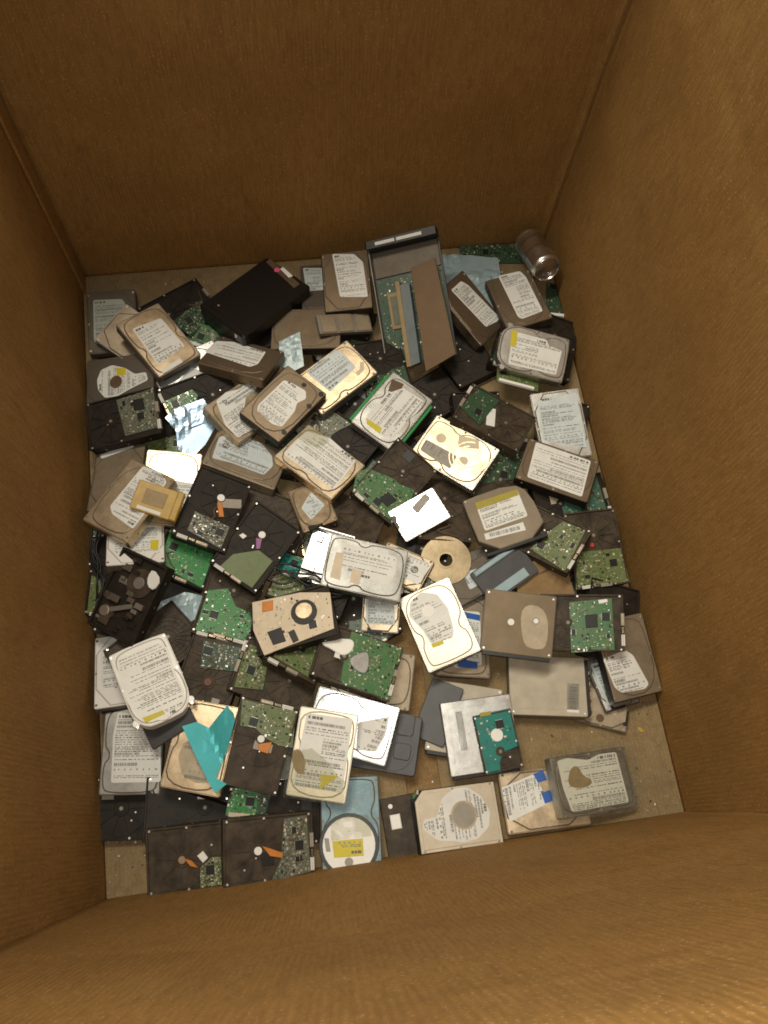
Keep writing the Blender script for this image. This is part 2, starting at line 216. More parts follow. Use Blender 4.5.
'b44b':[["label_sticker","paper",0.3,[[-0.0327,0.0407],[-0.0164,0.0459],[0.016,0.0502],[0.0277,0.036],[0.0203,0.0172],[0.029,0.0007],[0.0331,-0.0433],[0.0144,-0.051],[-0.0259,-0.0482],[-0.0333,-0.0367]],1],["screw_hole","black",0.25,["o",0.0042,0.0583,0.0051],0],["screw_hole","black",0.25,["o",0.0425,0.0647,0.0052],0],["screw_hole","black",0.25,["o",0.0422,0.0277,0.0051],0],["screw_hole","black",0.25,["o",0.0431,-0.0492,0.005],0]],
'b42g':[["lid_recess","brownp",0.2,[[0.0426,-0.0566],[0.0172,-0.0636],[0.0119,-0.0384],[0.033,-0.0291]],0],["label_sticker","paper",0.35,[[0.0135,-0.0549],[-0.0366,-0.0593],[-0.0413,-0.031],[-0.0358,-0.0031],[-0.0369,0.0473],[-0.0159,0.0594],[0.0278,0.0538],[0.0338,0.0388],[0.0321,-0.021]],2],["yellow_sticker","yellow",0.55,[[0.0317,0.0485],[-0.0057,0.0453],[-0.0103,0.0585],[0.0224,0.0578]],0]],
'b64p':[["circuit_board","greend",1,[[0.0196,-0.0686],[-0.0454,-0.0589],[-0.0452,-0.0081],[0.0367,-0.0179]],4]],
'b41g':[["label_sticker","greyp",0.3,[[0.0067,-0.0628],[0.0052,0.0092],[0.0358,0.0126],[0.033,-0.0597]],1],["lid_plate","cream",0.9,[[-0.0351,-0.0119],[-0.0467,0.0274],[-0.0303,0.0377],[-0.0121,0.0004]],0],["spindle_cap","cream",0.8,["o",0.008,0.025,0.0097],0],["pivot_cap","cream",0.8,["o",-0.0108,-0.0387,0.0099],0]],
'b39g':[["circuit_board","green",1,[[-0.0662,-0.037],[-0.0554,-0.0164],[-0.006,0.001],[0.0119,0.0009],[0.0416,0.0114],[0.0506,-0.0155],[0.0492,-0.0668],[-0.0479,-0.0741]],9],["chip","black",2.6,[[-0.0012,-0.0483],[0.0044,-0.0273],[0.0276,-0.0279],[0.0218,-0.0517]],0]],
'b104':[["label_sticker","paper",0.3,[[-0.0355,0.063],[0.0339,0.0654],[0.0527,0.0192],[0.0457,-0.0536],[-0.0315,-0.0639]],2]],
'b38':[["label_sticker","greyp",0.3,[[-0.0187,-0.0074],[-0.0314,0.0314],[-0.0167,0.0361],[-0.0014,-0.002]],0]],
'b32s':[["label_sticker","paperb",0.3,[[-0.0304,0.026],[0.0221,0.0256],[0.0281,-0.0347],[-0.0258,-0.0365]],1]],
'b35':[["label_sticker","paper",0.3,[[-0.029,-0.0035],[-0.0255,0.0488],[0.0221,0.0434],[0.0199,0.0048]],2]],
'b33w':[["label_sticker","paper",0.3,[[-0.0383,-0.0494],[-0.0329,0.0539],[-0.004,0.0572],[0.0251,0.0493],[0.0214,-0.0018],[0.0091,-0.049]],2],["peach_sticker","cream",0.5,[[-0.0163,-0.058],[-0.0178,-0.0433],[0.0342,-0.0401],[0.0328,-0.0589]],0],["peach_sticker","cream",0.5,[[0.007,-0.0233],[0.0084,-0.0043],[0.0356,-0.0046],[0.0338,-0.0217]],0]],
'b36g':[["label_sticker","paper",0.3,[[-0.0321,0.0589],[-0.0063,0.0678],[0.0191,0.0521],[0.0271,0.0199],[0.0217,-0.0197],[0.0135,-0.0338],[-0.0269,-0.0277],[-0.0309,-0.0002],[-0.0437,0.0357]],1],["spindle_cap","white",0.8,["o",-0.0083,0.0298,0.0119],0],["yellow_sticker","yellow",0.5,[[-0.0269,-0.0277],[-0.0043,-0.0299],[-0.0055,-0.0372],[-0.0264,-0.0358]],0]],
'b68p':[["circuit_board","olive",1,[[0.0434,-0.0162],[0.0472,-0.0619],[-0.0482,-0.0684],[-0.04,0.0081],[-0.0103,0.0034]],9]],
'b67o':[["label_sticker","paper",0.3,[[-0.0415,0.0483],[0.0441,0.0469],[0.0411,-0.0172],[-0.0451,-0.0172]],1],["yellow_sticker","yellowd",0.5,[[-0.0415,0.0483],[0.0441,0.0469],[0.0426,0.0328],[-0.0433,0.032]],0],["barcode_sticker","paper",0.3,[[-0.0491,-0.0226],[0.0277,-0.0258],[0.0265,-0.044],[-0.0501,-0.0361]],3]],
'b62w':[["label_sticker","paperb",0.3,[[-0.0389,0.0561],[0.0439,0.0643],[0.0424,-0.0571],[-0.0423,-0.028]],1]],
'b63b':[["label_sticker","paper",0.3,[[0.0449,0.0573],[0.0443,-0.056],[-0.0432,-0.0597],[-0.0412,0.0512]],2]],
'b60b':[["label_sticker","paper",0.3,[[-0.019,0.0755],[0.0303,0.0717],[0.0364,0.0509],[0.0366,-0.0505],[-0.0121,-0.0551],[-0.018,-0.0471]],1]],
'b59b':[["label_sticker","paper",0.3,[[-0.0165,0.0582],[0.0233,0.0585],[0.032,0.0423],[0.044,-0.0536],[0.034,-0.0583],[-0.0055,-0.0496]],1]],
'b61s':[["label_sticker","paper",0.3,[[0.0345,0.05],[0.0346,-0.0238],[0.0242,-0.0279],[0.0191,-0.0593],[-0.0365,-0.0561],[-0.0398,0.0466]],2],["yellow_sticker","yellow",0.5,[[0.0361,0.0525],[0.0374,0.0397],[0.0014,0.0373],[0.0001,0.05]],0]],
'b52b':[["label_sticker","paper",0.3,[[-0.0266,0.0697],[0.0205,0.0636],[0.0383,0.0409],[0.0423,-0.0473],[-0.0164,-0.0401]],1]],
'enc':[["nameplate","brownp",0.4,[[-0.0545,0.086],[-0.0548,0.0985],[0.045,0.0883],[0.0439,0.0711]],0],["serial_label","white",0.6,[[-0.0175,0.0914],[-0.0171,0.1002],[0.0176,0.0953],[0.0155,0.0852]],0],["pink_dot","pink",0.8,["o",-0.0201,0.0849,0.0064],0]],
}
INFO={
'b1':["lid",[0.1016,0.147,0.026]],
'f_tl':["pcb",[0.1016,0.147,0.026]],
'f_t2':["pcb",[0.1016,0.147,0.02]],
'f_m1':["pcb",[0.1016,0.147,0.026]],
'f_m2':["pcb",[0.1016,0.147,0.026]],
'f_m3':["pcb",[0.1016,0.147,0.026]],
'f_m4':["pcb",[0.1016,0.147,0.026]],
'f_m5':["pcb",[0.1016,0.147,0.026]],
'f_m6':["pcb",[0.1016,0.147,0.02]],
'f_n7':["pcb",[0.1016,0.147,0.02]],
'f_n1':["pcb",[0.1016,0.147,0.02]],
'f_n2':["pcb",[0.1016,0.147,0.026]],
'f_n3':["pcb",[0.1016,0.147,0.02]],
'f_n4':["pcb",[0.1016,0.147,0.026]],
'f_n5':["pcb",[0.1016,0.147,0.02]],
'f_n6':["pcb",[0.1016,0.147,0.02]],
'f_l1':["pcb",[0.1016,0.147,0.026]],
'f_l2':["pcb",[0.1016,0.147,0.02]],
'f_l3':["pcb",[0.1016,0.147,0.026]],
'f_l4':["pcb",[0.1016,0.147,0.02]],
'f_c1':["pcb",[0.1016,0.147,0.026]],
'f_c2':["pcb",[0.1016,0.147,0.02]],
'f_c3':["pcb",[0.1016,0.147,0.026]],
'f_c4':["pcb",[0.1016,0.147,0.02]],
'f_r1':["lid",[0.1016,0.147,0.026]],
'f_r2':["pcb",[0.1016,0.147,0.026]],
'f_b1':["pcb",[0.1016,0.147,0.02]],
'f_b2':["pcb",[0.1016,0.147,0.02]],
'b50':["pcb",[0.1016,0.147,0.02]],
'b50b':["pcb",[0.1016,0.147,0.02]],
'b52':["pcb",[0.1016,0.147,0.02]],
'f_b3':["pcb",[0.1016,0.147,0.02]],
'b2':["pcb",[0.1016,0.147,0.026]],
'b3':["board",[0.06,0.05,0.002]],
'b4':["lid",[0.1016,0.147,0.02]],
'b5':["lid",[0.1016,0.147,0.026]],
'b6':["lid",[0.1016,0.147,0.02]],
'b7':["pcb",[0.1016,0.147,0.026]],
'b8':["lid",[0.1016,0.147,0.026]],
'b9':["lid",[0.1016,0.147,0.02]],
's56':["sheet",[0,0,0.0008]],
'b10':["lid",[0.1016,0.147,0.026]],
'b11':["caddy",[0.045,0.115,0.012]],
'b13':["board",[0.05,0.15,0.003]],
'b15':["board",[0.05,0.09,0.002]],
'b16':["board",[0.09,0.06,0.002]],
'mod':["module",[0.15,0.26,0.035]],
'b18':["pcb",[0.1016,0.147,0.026]],
'b19':["pcb",[0.1016,0.147,0.02]],
'b20':["pcb",[0.1016,0.147,0.026]],
'b21':["pcb",[0.1016,0.147,0.026]],
's71':["scrap",[0,0,0.004]],
'b24':["lid",[0.1016,0.147,0.026]],
'b23a':["lid",[0.07,0.1,0.0095]],
'b23b':["case",[0.07,0.11,0.012]],
'b25':["optical",[0.128,0.127,0.017]],
'b26':["plate",[0.06,0.11,0.004]],
'b27':["lid",[0.07,0.1,0.0095]],
'b28':["lid",[0.07,0.1,0.0095]],
'b29':["pcb",[0.1016,0.147,0.02]],
'b31':["pcb",[0.1016,0.147,0.026]],
'b32':["lid",[0.1016,0.147,0.026]],
'b33':["lid",[0.1016,0.147,0.02]],
'b36':["plate",[0.09,0.13,0.006]],
's34':["sheet",[0,0,0.0008]],
'b37':["dish",[0.1016,0.147,0.026]],
'b14':["pcb",[0.1016,0.147,0.026]],
'b39':["pcb",[0.1016,0.147,0.026]],
'b40':["pcb",[0.1016,0.147,0.026]],
'b41':["pcb",[0.1016,0.147,0.026]],
'b42':["pcb",[0.1016,0.147,0.026]],
'b43':["pcb",[0.1016,0.147,0.02]],
'b44':["pcb",[0.1016,0.147,0.02]],
'b46':["pcb",[0.1016,0.147,0.02]],
'b45':["lid",[0.07,0.1,0.0095]],
'b47':["pcb",[0.1016,0.147,0.02]],
'b48':["board",[0.05,0.04,0.002]],
'b49':["lid",[0.1016,0.147,0.026]],
'b51':["board",[0.05,0.045,0.002]],
'b53':["plate",[0.13,0.118,0.01]],
'b54':["lid",[0.1016,0.147,0.026]],
'b55':["tray",[0.1016,0.147,0.012]],
'b56':["lid",[0.1016,0.147,0.026]],
'b57':["pcb",[0.1016,0.147,0.026]],
'b58':["pcb",[0.1016,0.147,0.026]],
'b59':["lid",[0.1016,0.147,0.026]],
'b60':["lid",[0.1016,0.147,0.02]],
'b61':["lid",[0.1016,0.147,0.026]],
'b62':["lid",[0.1016,0.147,0.026]],
'b63':["plate",[0.07,0.085,0.004]],
'b66':["lid",[0.1016,0.147,0.026]],
'b64':["optical",[0.108,0.14,0.03]],
'b65':["pcb",[0.1016,0.147,0.026]],
'b67':["optical",[0.128,0.112,0.015]],
'b68':["optical",[0.128,0.127,0.013]],
'b69':["pcb25",[0.07,0.1,0.0095]],
'b70':["pcb",[0.1016,0.147,0.026]],
's95':["teal",[0,0,0.0015]],
'b72':["pcb",[0.1016,0.147,0.026]],
'b73':["lid",[0.1016,0.147,0.026]],
'b74':["lid",[0.1016,0.147,0.026]],
'b75':["open",[0.1016,0.147,0.026]],
'b76':["open",[0.1016,0.147,0.026]],
'b77':["lid",[0.1016,0.147,0.026]],
'b10g':["lid",[0.1016,0.147,0.02]],
'b78':["lid",[0.1016,0.147,0.026]],
'b9y':["adapter",[0.055,0.085,0.008]],
'b79':["pcb",[0.1016,0.147,0.026]],
'b80':["pcb",[0.1016,0.147,0.026]],
'b6d':["pcb",[0.1016,0.147,0.026]],
's48':["foil",[0,0,0.0008]],
'b3g':["lid",[0.1016,0.147,0.026]],
'b47h':["lid",[0.1016,0.147,0.026]],
'b46s':["lid",[0.1016,0.147,0.026]],
's22':["sheet",[0,0,0.0008]],
'b45w':["lid",[0.1016,0.147,0.026]],
'b43g':["lid",[0.1016,0.147,0.026]],
'b44b':["lid",[0.1016,0.147,0.026]],
'b42g':["lid",[0.1016,0.147,0.026]],
'b64p':["pcb",[0.1016,0.147,0.026]],
'b41g':["lid",[0.1016,0.147,0.026]],
'b39g':["pcb",[0.1016,0.147,0.026]],
'b104':["lid",[0.1016,0.147,0.026]],
'b38':["lid",[0.07,0.1,0.0095]],
'b37p':["platter",[0.095,0.095,0.0013]],
'b32s':["lid",[0.07,0.1,0.0095]],
'b34t':["caddyplate",[0.105,0.08,0.006]],
'b35':["lid",[0.07,0.1,0.0095]],
'b33w':["lid",[0.1016,0.147,0.026]],
'b36g':["lid",[0.1016,0.147,0.026]],
'b68p':["pcb",[0.1016,0.147,0.02]],
'b67o':["optical",[0.128,0.127,0.014]],
'b62w':["lid",[0.1016,0.147,0.026]],
'b63b':["lid",[0.1016,0.147,0.026]],
'b60b':["lid",[0.1016,0.147,0.026]],
'b59b':["lid",[0.1016,0.147,0.026]],
'b61s':["lid",[0.1016,0.147,0.026]],
'b52b':["lid",[0.1016,0.147,0.026]],
'enc':["enclosure",[0.132,0.2,0.048]],
'bag61':["clear",[0,0,0.0006]],
'bag74':["clear",[0,0,0.0006]],
'film54':["clear",[0,0,0.0006]],
'film104':["clear",[0,0,0.0006]],
}

rad=math.radians
# ---------------------------------------------------------------- materials
MATS={}
def nt(name):
    m=bpy.data.materials.new(name); m.use_nodes=True; n=m.node_tree.nodes; l=m.node_tree.links
    return m,n,l,n['Principled BSDF']
def mixc(n,l,fac,a,b,blend='MIX'):
    x=n.new('ShaderNodeMix'); x.data_type='RGBA'; x.blend_type=blend
    for s,v in ((0,fac),(6,a),(7,b)):
        if hasattr(v,'is_linked'): l.new(v,x.inputs[s])
        else: x.inputs[s].default_value=v if s==0 else (*v,1)
    return x.outputs[2]
def noise(n,l,scale,detail=4,rough=.6,vec=None,dist=0):
    t=n.new('ShaderNodeTexNoise'); t.inputs['Scale'].default_value=scale; t.inputs['Detail'].default_value=detail
    t.inputs['Roughness'].default_value=rough; t.inputs['Distortion'].default_value=dist
    if vec: l.new(vec,t.inputs['Vector'])
    return t.outputs['Fac']
def ramp(n,l,v,a,b):
    r=n.new('ShaderNodeMapRange'); r.inputs[1].default_value=a; r.inputs[2].default_value=b; r.clamp=True; l.new(v,r.inputs[0]); return r.outputs[0]
def objvec(n,scale=None):
    t=n.new('ShaderNodeTexCoord'); return t.outputs['Object']
def oinfo(n): return n.new('ShaderNodeObjectInfo').outputs['Random']
def bump(n,l,b,h,strength,dist=.001):
    x=n.new('ShaderNodeBump'); x.inputs['Strength'].default_value=strength; x.inputs['Distance'].default_value=dist
    l.new(h,x.inputs['Height']); l.new(x.outputs[0],b.inputs['Normal'])
def offvec(n,l):
    "object coordinates shifted per object so that no two items share a pattern"
    o=n.new('ShaderNodeTexCoord'); r=n.new('ShaderNodeObjectInfo'); v=n.new('ShaderNodeVectorMath'); v.operation='ADD'
    m=n.new('ShaderNodeMath'); m.operation='MULTIPLY'; m.inputs[1].default_value=7.3; l.new(r.outputs['Random'],m.inputs[0])
    l.new(o.outputs['Object'],v.inputs[0]); l.new(m.outputs[0],v.inputs[1]); return v.outputs[0]
def metal(key,col,rough,dirt=(.12,.085,.05),dirtamt=.5,metallic=1.):
    m,n,l,b=nt(key); v=offvec(n,l)
    f=ramp(n,l,noise(n,l,28,6,.65,v),.42,.75); f2=ramp(n,l,noise(n,l,260,3,.7,v),.5,.85)
    c1=mixc(n,l,f2,col,tuple(x*.75 for x in col))
    mul=n.new('ShaderNodeMath'); mul.operation='MULTIPLY'; mul.inputs[1].default_value=dirtamt; l.new(f,mul.inputs[0])
    c2=mixc(n,l,mul.outputs[0],c1,dirt); l.new(c2,b.inputs['Base Color'])
    mm=n.new('ShaderNodeMapRange'); mm.inputs[3].default_value=metallic; mm.inputs[4].default_value=metallic*.7; l.new(mul.outputs[0],mm.inputs[0]); l.new(mm.outputs[0],b.inputs['Metallic'])
    r=n.new('ShaderNodeMapRange'); r.inputs[3].default_value=rough; r.inputs[4].default_value=min(1,rough+.22); l.new(noise(n,l,45,5,.7,v),r.inputs[0]); l.new(r.outputs[0],b.inputs['Roughness'])
    bump(n,l,b,noise(n,l,140,3,.5,v),.12,.0006)
    MATS[key]=m
def plain(key,col,rough=.6,var=.25,scale=60,spec=.4,bmp=.1,dirt=None,metallic=0):
    m,n,l,b=nt(key); v=offvec(n,l)
    f=ramp(n,l,noise(n,l,scale,5,.65,v),.3,.75)
    d=dirt or tuple(x*(1-var) for x in col)
    l.new(mixc(n,l,f,col,d),b.inputs['Base Color']); b.inputs['Roughness'].default_value=rough
    b.inputs['Specular IOR Level'].default_value=spec; b.inputs['Metallic'].default_value=metallic
    if bmp: bump(n,l,b,noise(n,l,scale*4,3,.6,v),bmp,.0006)
    MATS[key]=m
metal('gold',(.76,.61,.42),.22); metal('goldm',(.64,.53,.38),.30); metal('silver',(.70,.70,.68),.26); metal('chrome',(.86,.88,.90),.14,dirtamt=.25)  # gold lid tints hold part of the cardboard's warm reflection in the metal colour
metal('steel',(.50,.50,.48),.32); metal('brown',(.24,.18,.12),.34,metallic=.75); metal('darkm',(.16,.135,.11),.5,metallic=.7)  # brown: steel lids with the back wall's reflection put into the colour
metal('tan',(.42,.345,.25),.36,metallic=.7); metal('greym',(.42,.41,.40),.45,metallic=.7)
metal('foil',(.50,.68,.88),.22,dirtamt=.1); metal('screw',(.75,.73,.70),.3,dirtamt=.2); metal('cast',(.30,.28,.25),.5,metallic=.8)  # foil is silver; its blue is a cool light's reflection painted in
metal('platterm',(.30,.235,.15),.30,dirtamt=.6)
metal('alu',(.80,.79,.77),.20,dirtamt=.15); metal('aluprint',(.50,.48,.47),.26,dirtamt=.3)
plain('creamlid',(.78,.70,.56),.38,.18,50,.6,metallic=.35)
plain('whitelid',(.80,.78,.74),.35,.08,40,.55)
plain('beige',(.50,.44,.34),.5,.3,30); plain('cream',(.68,.57,.42),.5,.2,60)
plain('white',(.86,.85,.81),.55,.1,60); plain('paper',(.76,.76,.73),.5,.14,45); plain('paperg',(.50,.54,.47),.55,.2,45); plain('paperb',(.60,.66,.68),.5,.18,45)
plain('greyp',(.36,.33,.28),.55,.25); plain('tanp',(.50,.42,.30),.6,.3,50); plain('brownp',(.13,.08,.045),.6,.3)
plain('stain',(.34,.24,.11),.5,.3,80); plain('ink',(.16,.155,.14),.6,.2,60,bmp=0); plain('inkl',(.30,.29,.26),.6,.2,60,bmp=0)
plain('yellow',(.62,.52,.03),.5,.15); plain('yellowd',(.40,.33,.05),.5,.2); plain('orange',(.62,.22,.04),.45,.25)
plain('blue',(.03,.12,.45),.45,.2); plain('red',(.5,.06,.05),.5,.2); plain('pink',(.8,.12,.28),.5,.1); plain('violet',(.32,.14,.30),.5,.2); plain('rust',(.17,.08,.05),.6,.3)
plain('black',(.018,.017,.017),.42,.4,80); plain('castblack',(.012,.010,.009),.55,.3,50,spec=.22,dirt=(.032,.023,.015)); plain('castbrown',(.026,.018,.012),.55,.4,40,spec=.22,dirt=(.095,.072,.048))
metal('bluefoil',(.15,.21,.235),.42,dirtamt=.3); plain('dustbrown',(.21,.155,.095),.5,.3,25,metallic=.4); plain('dustgrey',(.26,.21,.15),.5,.25,25,metallic=.4)
plain('enclosure',(.014,.013,.013),.26,.3,120,spec=.5); plain('kraftscrap',(.30,.19,.085),.8,.3,40); plain('browncover',(.17,.105,.055),.7,.2,30)
plain('slate',(.15,.18,.19),.4,.3,40); plain('greenrail',(.03,.26,.07),.45,.2); plain('tealplate',(.07,.48,.52),.42,.2,25,spec=.6,metallic=.35)
plain('palebag',(.36,.48,.52),.3,.25,20,spec=.6); plain('darkgrey',(.07,.07,.075),.45,.3,40); plain('adaptery',(.50,.31,.04),.4,.3,60,spec=.6)
plain('gluestrip',(.27,.165,.07),.7,.2,30)
def pcbmat(key,a,b,speck=(.32,.33,.20),amt=.6):
    m,n,l,bs=nt(key); v=offvec(n,l)
    c=mixc(n,l,ramp(n,l,noise(n,l,70,4,.6,v),.35,.7),a,b)
    vo=n.new('ShaderNodeTexVoronoi'); vo.inputs['Scale'].default_value=230; vo.distance='MANHATTAN'; l.new(v,vo.inputs['Vector'])
    mu=n.new('ShaderNodeMath'); mu.operation='MULTIPLY'; l.new(ramp(n,l,vo.outputs['Distance'],.32,.18),mu.inputs[0]); l.new(ramp(n,l,noise(n,l,45,3,.6,v),.48,.62),mu.inputs[1])
    m2=n.new('ShaderNodeMath'); m2.operation='MULTIPLY'; m2.inputs[1].default_value=amt; l.new(mu.outputs[0],m2.inputs[0])
    l.new(mixc(n,l,m2.outputs[0],c,speck),bs.inputs['Base Color']); bs.inputs['Roughness'].default_value=.38
    MATS[key]=m
pcbmat('green',(.045,.16,.055),(.10,.17,.07)); pcbmat('greenb',(.03,.24,.06),(.06,.20,.07)); pcbmat('greend',(.02,.07,.035),(.05,.08,.045),amt=.3)
pcbmat('olive',(.10,.15,.045),(.15,.17,.07),amt=.35); pcbmat('greygreen',(.09,.11,.075),(.14,.14,.10)); pcbmat('teal',(.01,.20,.17),(.015,.16,.14),amt=.15); pcbmat('greenteal',(.02,.13,.09),(.07,.12,.08))
# kraft board with the flute lines showing through
def kraft(key,axis,a=(.335,.180,.052),b=(.265,.138,.037),pitch=.0068,rough=.78):
    m,n,l,bs=nt(key); g=n.new('ShaderNodeTexCoord').outputs['Object']
    big=ramp(n,l,noise(n,l,3.2,5,.6,g),.35,.7); c=mixc(n,l,big,a,b)
    mp=n.new('ShaderNodeMapping'); mp.inputs['Scale'].default_value=(150,150,30) if axis!='z' else (60,45,60); l.new(g,mp.inputs[0])
    fib=ramp(n,l,noise(n,l,1,5,.7,mp.outputs[0]),.42,.72); fb=n.new('ShaderNodeMath'); fb.operation='MULTIPLY'; fb.inputs[1].default_value=.75; l.new(fib,fb.inputs[0]); c=mixc(n,l,fb.outputs[0],c,tuple(x*.72 for x in b))
    fl=ramp(n,l,noise(n,l,300,3,.7,g),.58,.70); c=mixc(n,l,fl,c,(.46,.31,.15))
    w=n.new('ShaderNodeTexWave'); w.wave_type='BANDS'; w.bands_direction={'x':'X','y':'Y','z':'X'}[axis]; w.inputs['Scale'].default_value=1/(pitch*math.pi*2)*2*math.pi/ (2*math.pi)*math.pi/1.0*.1*2
    w.inputs['Scale'].default_value=.314/pitch*1.0; w.inputs['Distortion'].default_value=.8; w.inputs['Detail'].default_value=2; w.inputs['Detail Scale'].default_value=.6; l.new(g,w.inputs['Vector'])
    m2=n.new('ShaderNodeMath'); m2.operation='MULTIPLY'; m7=n.new('ShaderNodeMath'); m7.operation='MULTIPLY'; m7.inputs[1].default_value=.45; l.new(ramp(n,l,noise(n,l,5,4,.6,g),.40,.70),m7.inputs[0]); l.new(m7.outputs[0],m2.inputs[1]); l.new(w.outputs['Fac'],m2.inputs[0])
    c=mixc(n,l,m2.outputs[0],c,tuple(x*.62 for x in b))
    mp6=n.new('ShaderNodeMapping'); mp6.inputs['Scale'].default_value=(60,60,60) if axis=='z' else (55,55,260); mp6.inputs['Rotation'].default_value=(.25,.2,.0); l.new(g,mp6.inputs[0])
    s6=ramp(n,l,noise(n,l,1,6,.8,mp6.outputs[0]),.60,.78); m6=n.new('ShaderNodeMath'); m6.operation='MULTIPLY'; m6.inputs[1].default_value=.3; l.new(s6,m6.inputs[0]); c=mixc(n,l,m6.outputs[0],c,(.46,.29,.11))
    # scuffs and pale rub marks
    mp2=n.new('ShaderNodeMapping'); mp2.inputs['Scale'].default_value=(14,14,5); mp2.inputs['Rotation'].default_value=(.3,.5,.2); l.new(g,mp2.inputs[0])
    sc=ramp(n,l,noise(n,l,1,7,.75,mp2.outputs[0],1.5),.64,.80); m3=n.new('ShaderNodeMath'); m3.operation='MULTIPLY'; m3.inputs[1].default_value=.4; l.new(sc,m3.inputs[0])
    c=mixc(n,l,m3.outputs[0],c,(.42,.28,.13)); l.new(c,bs.inputs['Base Color'])
    mp4=n.new('ShaderNodeMapping'); mp4.inputs['Scale'].default_value=(2.2,2.2,1.3); l.new(g,mp4.inputs[0]); st=ramp(n,l,noise(n,l,1.6,8,.72,mp4.outputs[0],2.2),.56,.70); m5=n.new('ShaderNodeMath'); m5.operation='MULTIPLY'; m5.inputs[1].default_value=.35; l.new(st,m5.inputs[0]); c=mixc(n,l,m5.outputs[0],c,tuple(x*.55 for x in b)); l.new(c,bs.inputs['Base Color'])
    bs.inputs['Roughness'].default_value=rough; bs.inputs['Specular IOR Level'].default_value=.2
    ad=n.new('ShaderNodeMath'); ad.operation='ADD'; l.new(w.outputs['Fac'],ad.inputs[0]); l.new(noise(n,l,300,3,.6,g),ad.inputs[1])
    bump(n,l,bs,ad.outputs[0],.2,.0008); MATS[key]=m
kraft('kraftx','x'); kraft('krafty','y'); kraft('kraftfloor','z',(.29,.205,.105),(.22,.155,.078),rough=.75)
kraft('kraftflap','z',(.27,.165,.07),(.21,.125,.052),rough=.75)
plain('concrete',(.24,.23,.21),.85,.3,3)
def clearmat():
    m,n,l,bs=nt('clear'); out=n['Material Output']; tr=n.new('ShaderNodeBsdfTransparent'); tr.inputs[0].default_value=(.93,.93,.90,1)
    bs.inputs['Base Color'].default_value=(.75,.73,.66,1); bs.inputs['Roughness'].default_value=.12
    v=offvec(n,l); f=ramp(n,l,noise(n,l,60,5,.7,v,1.5),.35,.8); r=n.new('ShaderNodeMapRange'); r.inputs[3].default_value=.01; r.inputs[4].default_value=.07; l.new(f,r.inputs[0])
    bump(n,l,bs,noise(n,l,90,4,.6,v,2),.6,.002)
    mx=n.new('ShaderNodeMixShader'); l.new(r.outputs[0],mx.inputs[0]); l.new(tr.outputs[0],mx.inputs[1]); l.new(bs.outputs[0],mx.inputs[2]); l.new(mx.outputs[0],out.inputs[0]); MATS['clear']=m
clearmat()
# ---------------------------------------------------------------- mesh builder
class MB:
    def __init__(s): s.v=[];s.f=[];s.m=[];s.mats=[]
    def mi(s,k):
        if k not in s.mats: s.mats.append(k)
        return s.mats.index(k)
    def face(s,idx,k): s.f.append(idx); s.m.append(s.mi(k))
    def prism(s,pts,z0,z1,k,bev=0,T=None):
        "straight sided solid over an outline, its top edge chamfered by bev"
        if area(pts)<0: pts=pts[::-1]
        rings=[(pts,z0),(pts,z1-bev)]+([(inset(pts,bev),z1)] if bev else [])
        n=len(pts); b0=len(s.v)
        for ps,z in rings:
            for x,y in ps:
                p=Vector((x,y,z)); s.v.append(tuple(T@p) if T else tuple(p))
        for r in range(len(rings)-1):
            for i in range(n):
                j=(i+1)%n; a=b0+r*n; s.face((a+i,a+j,a+n+j,a+n+i),k)
        a=b0+(len(rings)-1)*n; s.face(tuple(range(a,a+n)),k); s.face(tuple(range(b0+n-1,b0-1,-1)),k)
    def box(s,x0,x1,y0,y1,z0,z1,k,bev=0,T=None): s.prism([(x0,y0),(x1,y0),(x1,y1),(x0,y1)],z0,z1,k,bev,T)
    def disc(s,x,y,r,z0,z1,k,n=20,bev=0,T=None): s.prism([(x+r*math.cos(2*math.pi*i/n),y+r*math.sin(2*math.pi*i/n)) for i in range(n)],z0,z1,k,bev,T)
    def ring(s,x,y,r0,r1,z0,z1,k,n=32,a0=0,a1=2*math.pi):
        full=abs(a1-a0-2*math.pi)<1e-6; m=n if full else n+1; b=len(s.v)
        for i in range(m):
            t=a0+(a1-a0)*i/n; c,q=math.cos(t),math.sin(t)
            for r,z in ((r0,z0),(r1,z0),(r1,z1),(r0,z1)): s.v.append((x+r*c,y+r*q,z))
        for i in range(n):
            j=(i+1)%m
            for e in range(4): f=(e+1)%4; s.face((b+i*4+e,b+i*4+f,b+j*4+f,b+j*4+e)[::-1],k)
        if not full: s.face((b,b+1,b+2,b+3),k); e=b+(m-1)*4; s.face((e+3,e+2,e+1,e),k)
    def bar(s,p,q,w,z0,z1,k):
        dx,dy=q[0]-p[0],q[1]-p[1]; L=math.hypot(dx,dy) or 1; nx,ny=-dy/L*w/2,dx/L*w/2
        s.prism([(p[0]-nx,p[1]-ny),(q[0]-nx,q[1]-ny),(q[0]+nx,q[1]+ny),(p[0]+nx,p[1]+ny)],z0,z1,k)
    def quad(s,pts,z,k):
        b=len(s.v); s.v+= [(x,y,z) for x,y in pts]; s.face(tuple(range(b,b+len(pts))),k)
    def build(s,name,parent=None,smooth=False):
        me=bpy.data.meshes.new(name); me.from_pydata(s.v,[],s.f)
        for k in s.mats: me.materials.append(MATS[k])
        for p,m in zip(me.polygons,s.m): p.material_index=m
        if smooth:
            me.shade_smooth()
        me.update(); o=bpy.data.objects.new(name,me); C.objects.link(o)
        if parent: o.parent=parent
        return o
def area(p): return sum(p[i][0]*p[(i+1)%len(p)][1]-p[(i+1)%len(p)][0]*p[i][1] for i in range(len(p)))/2
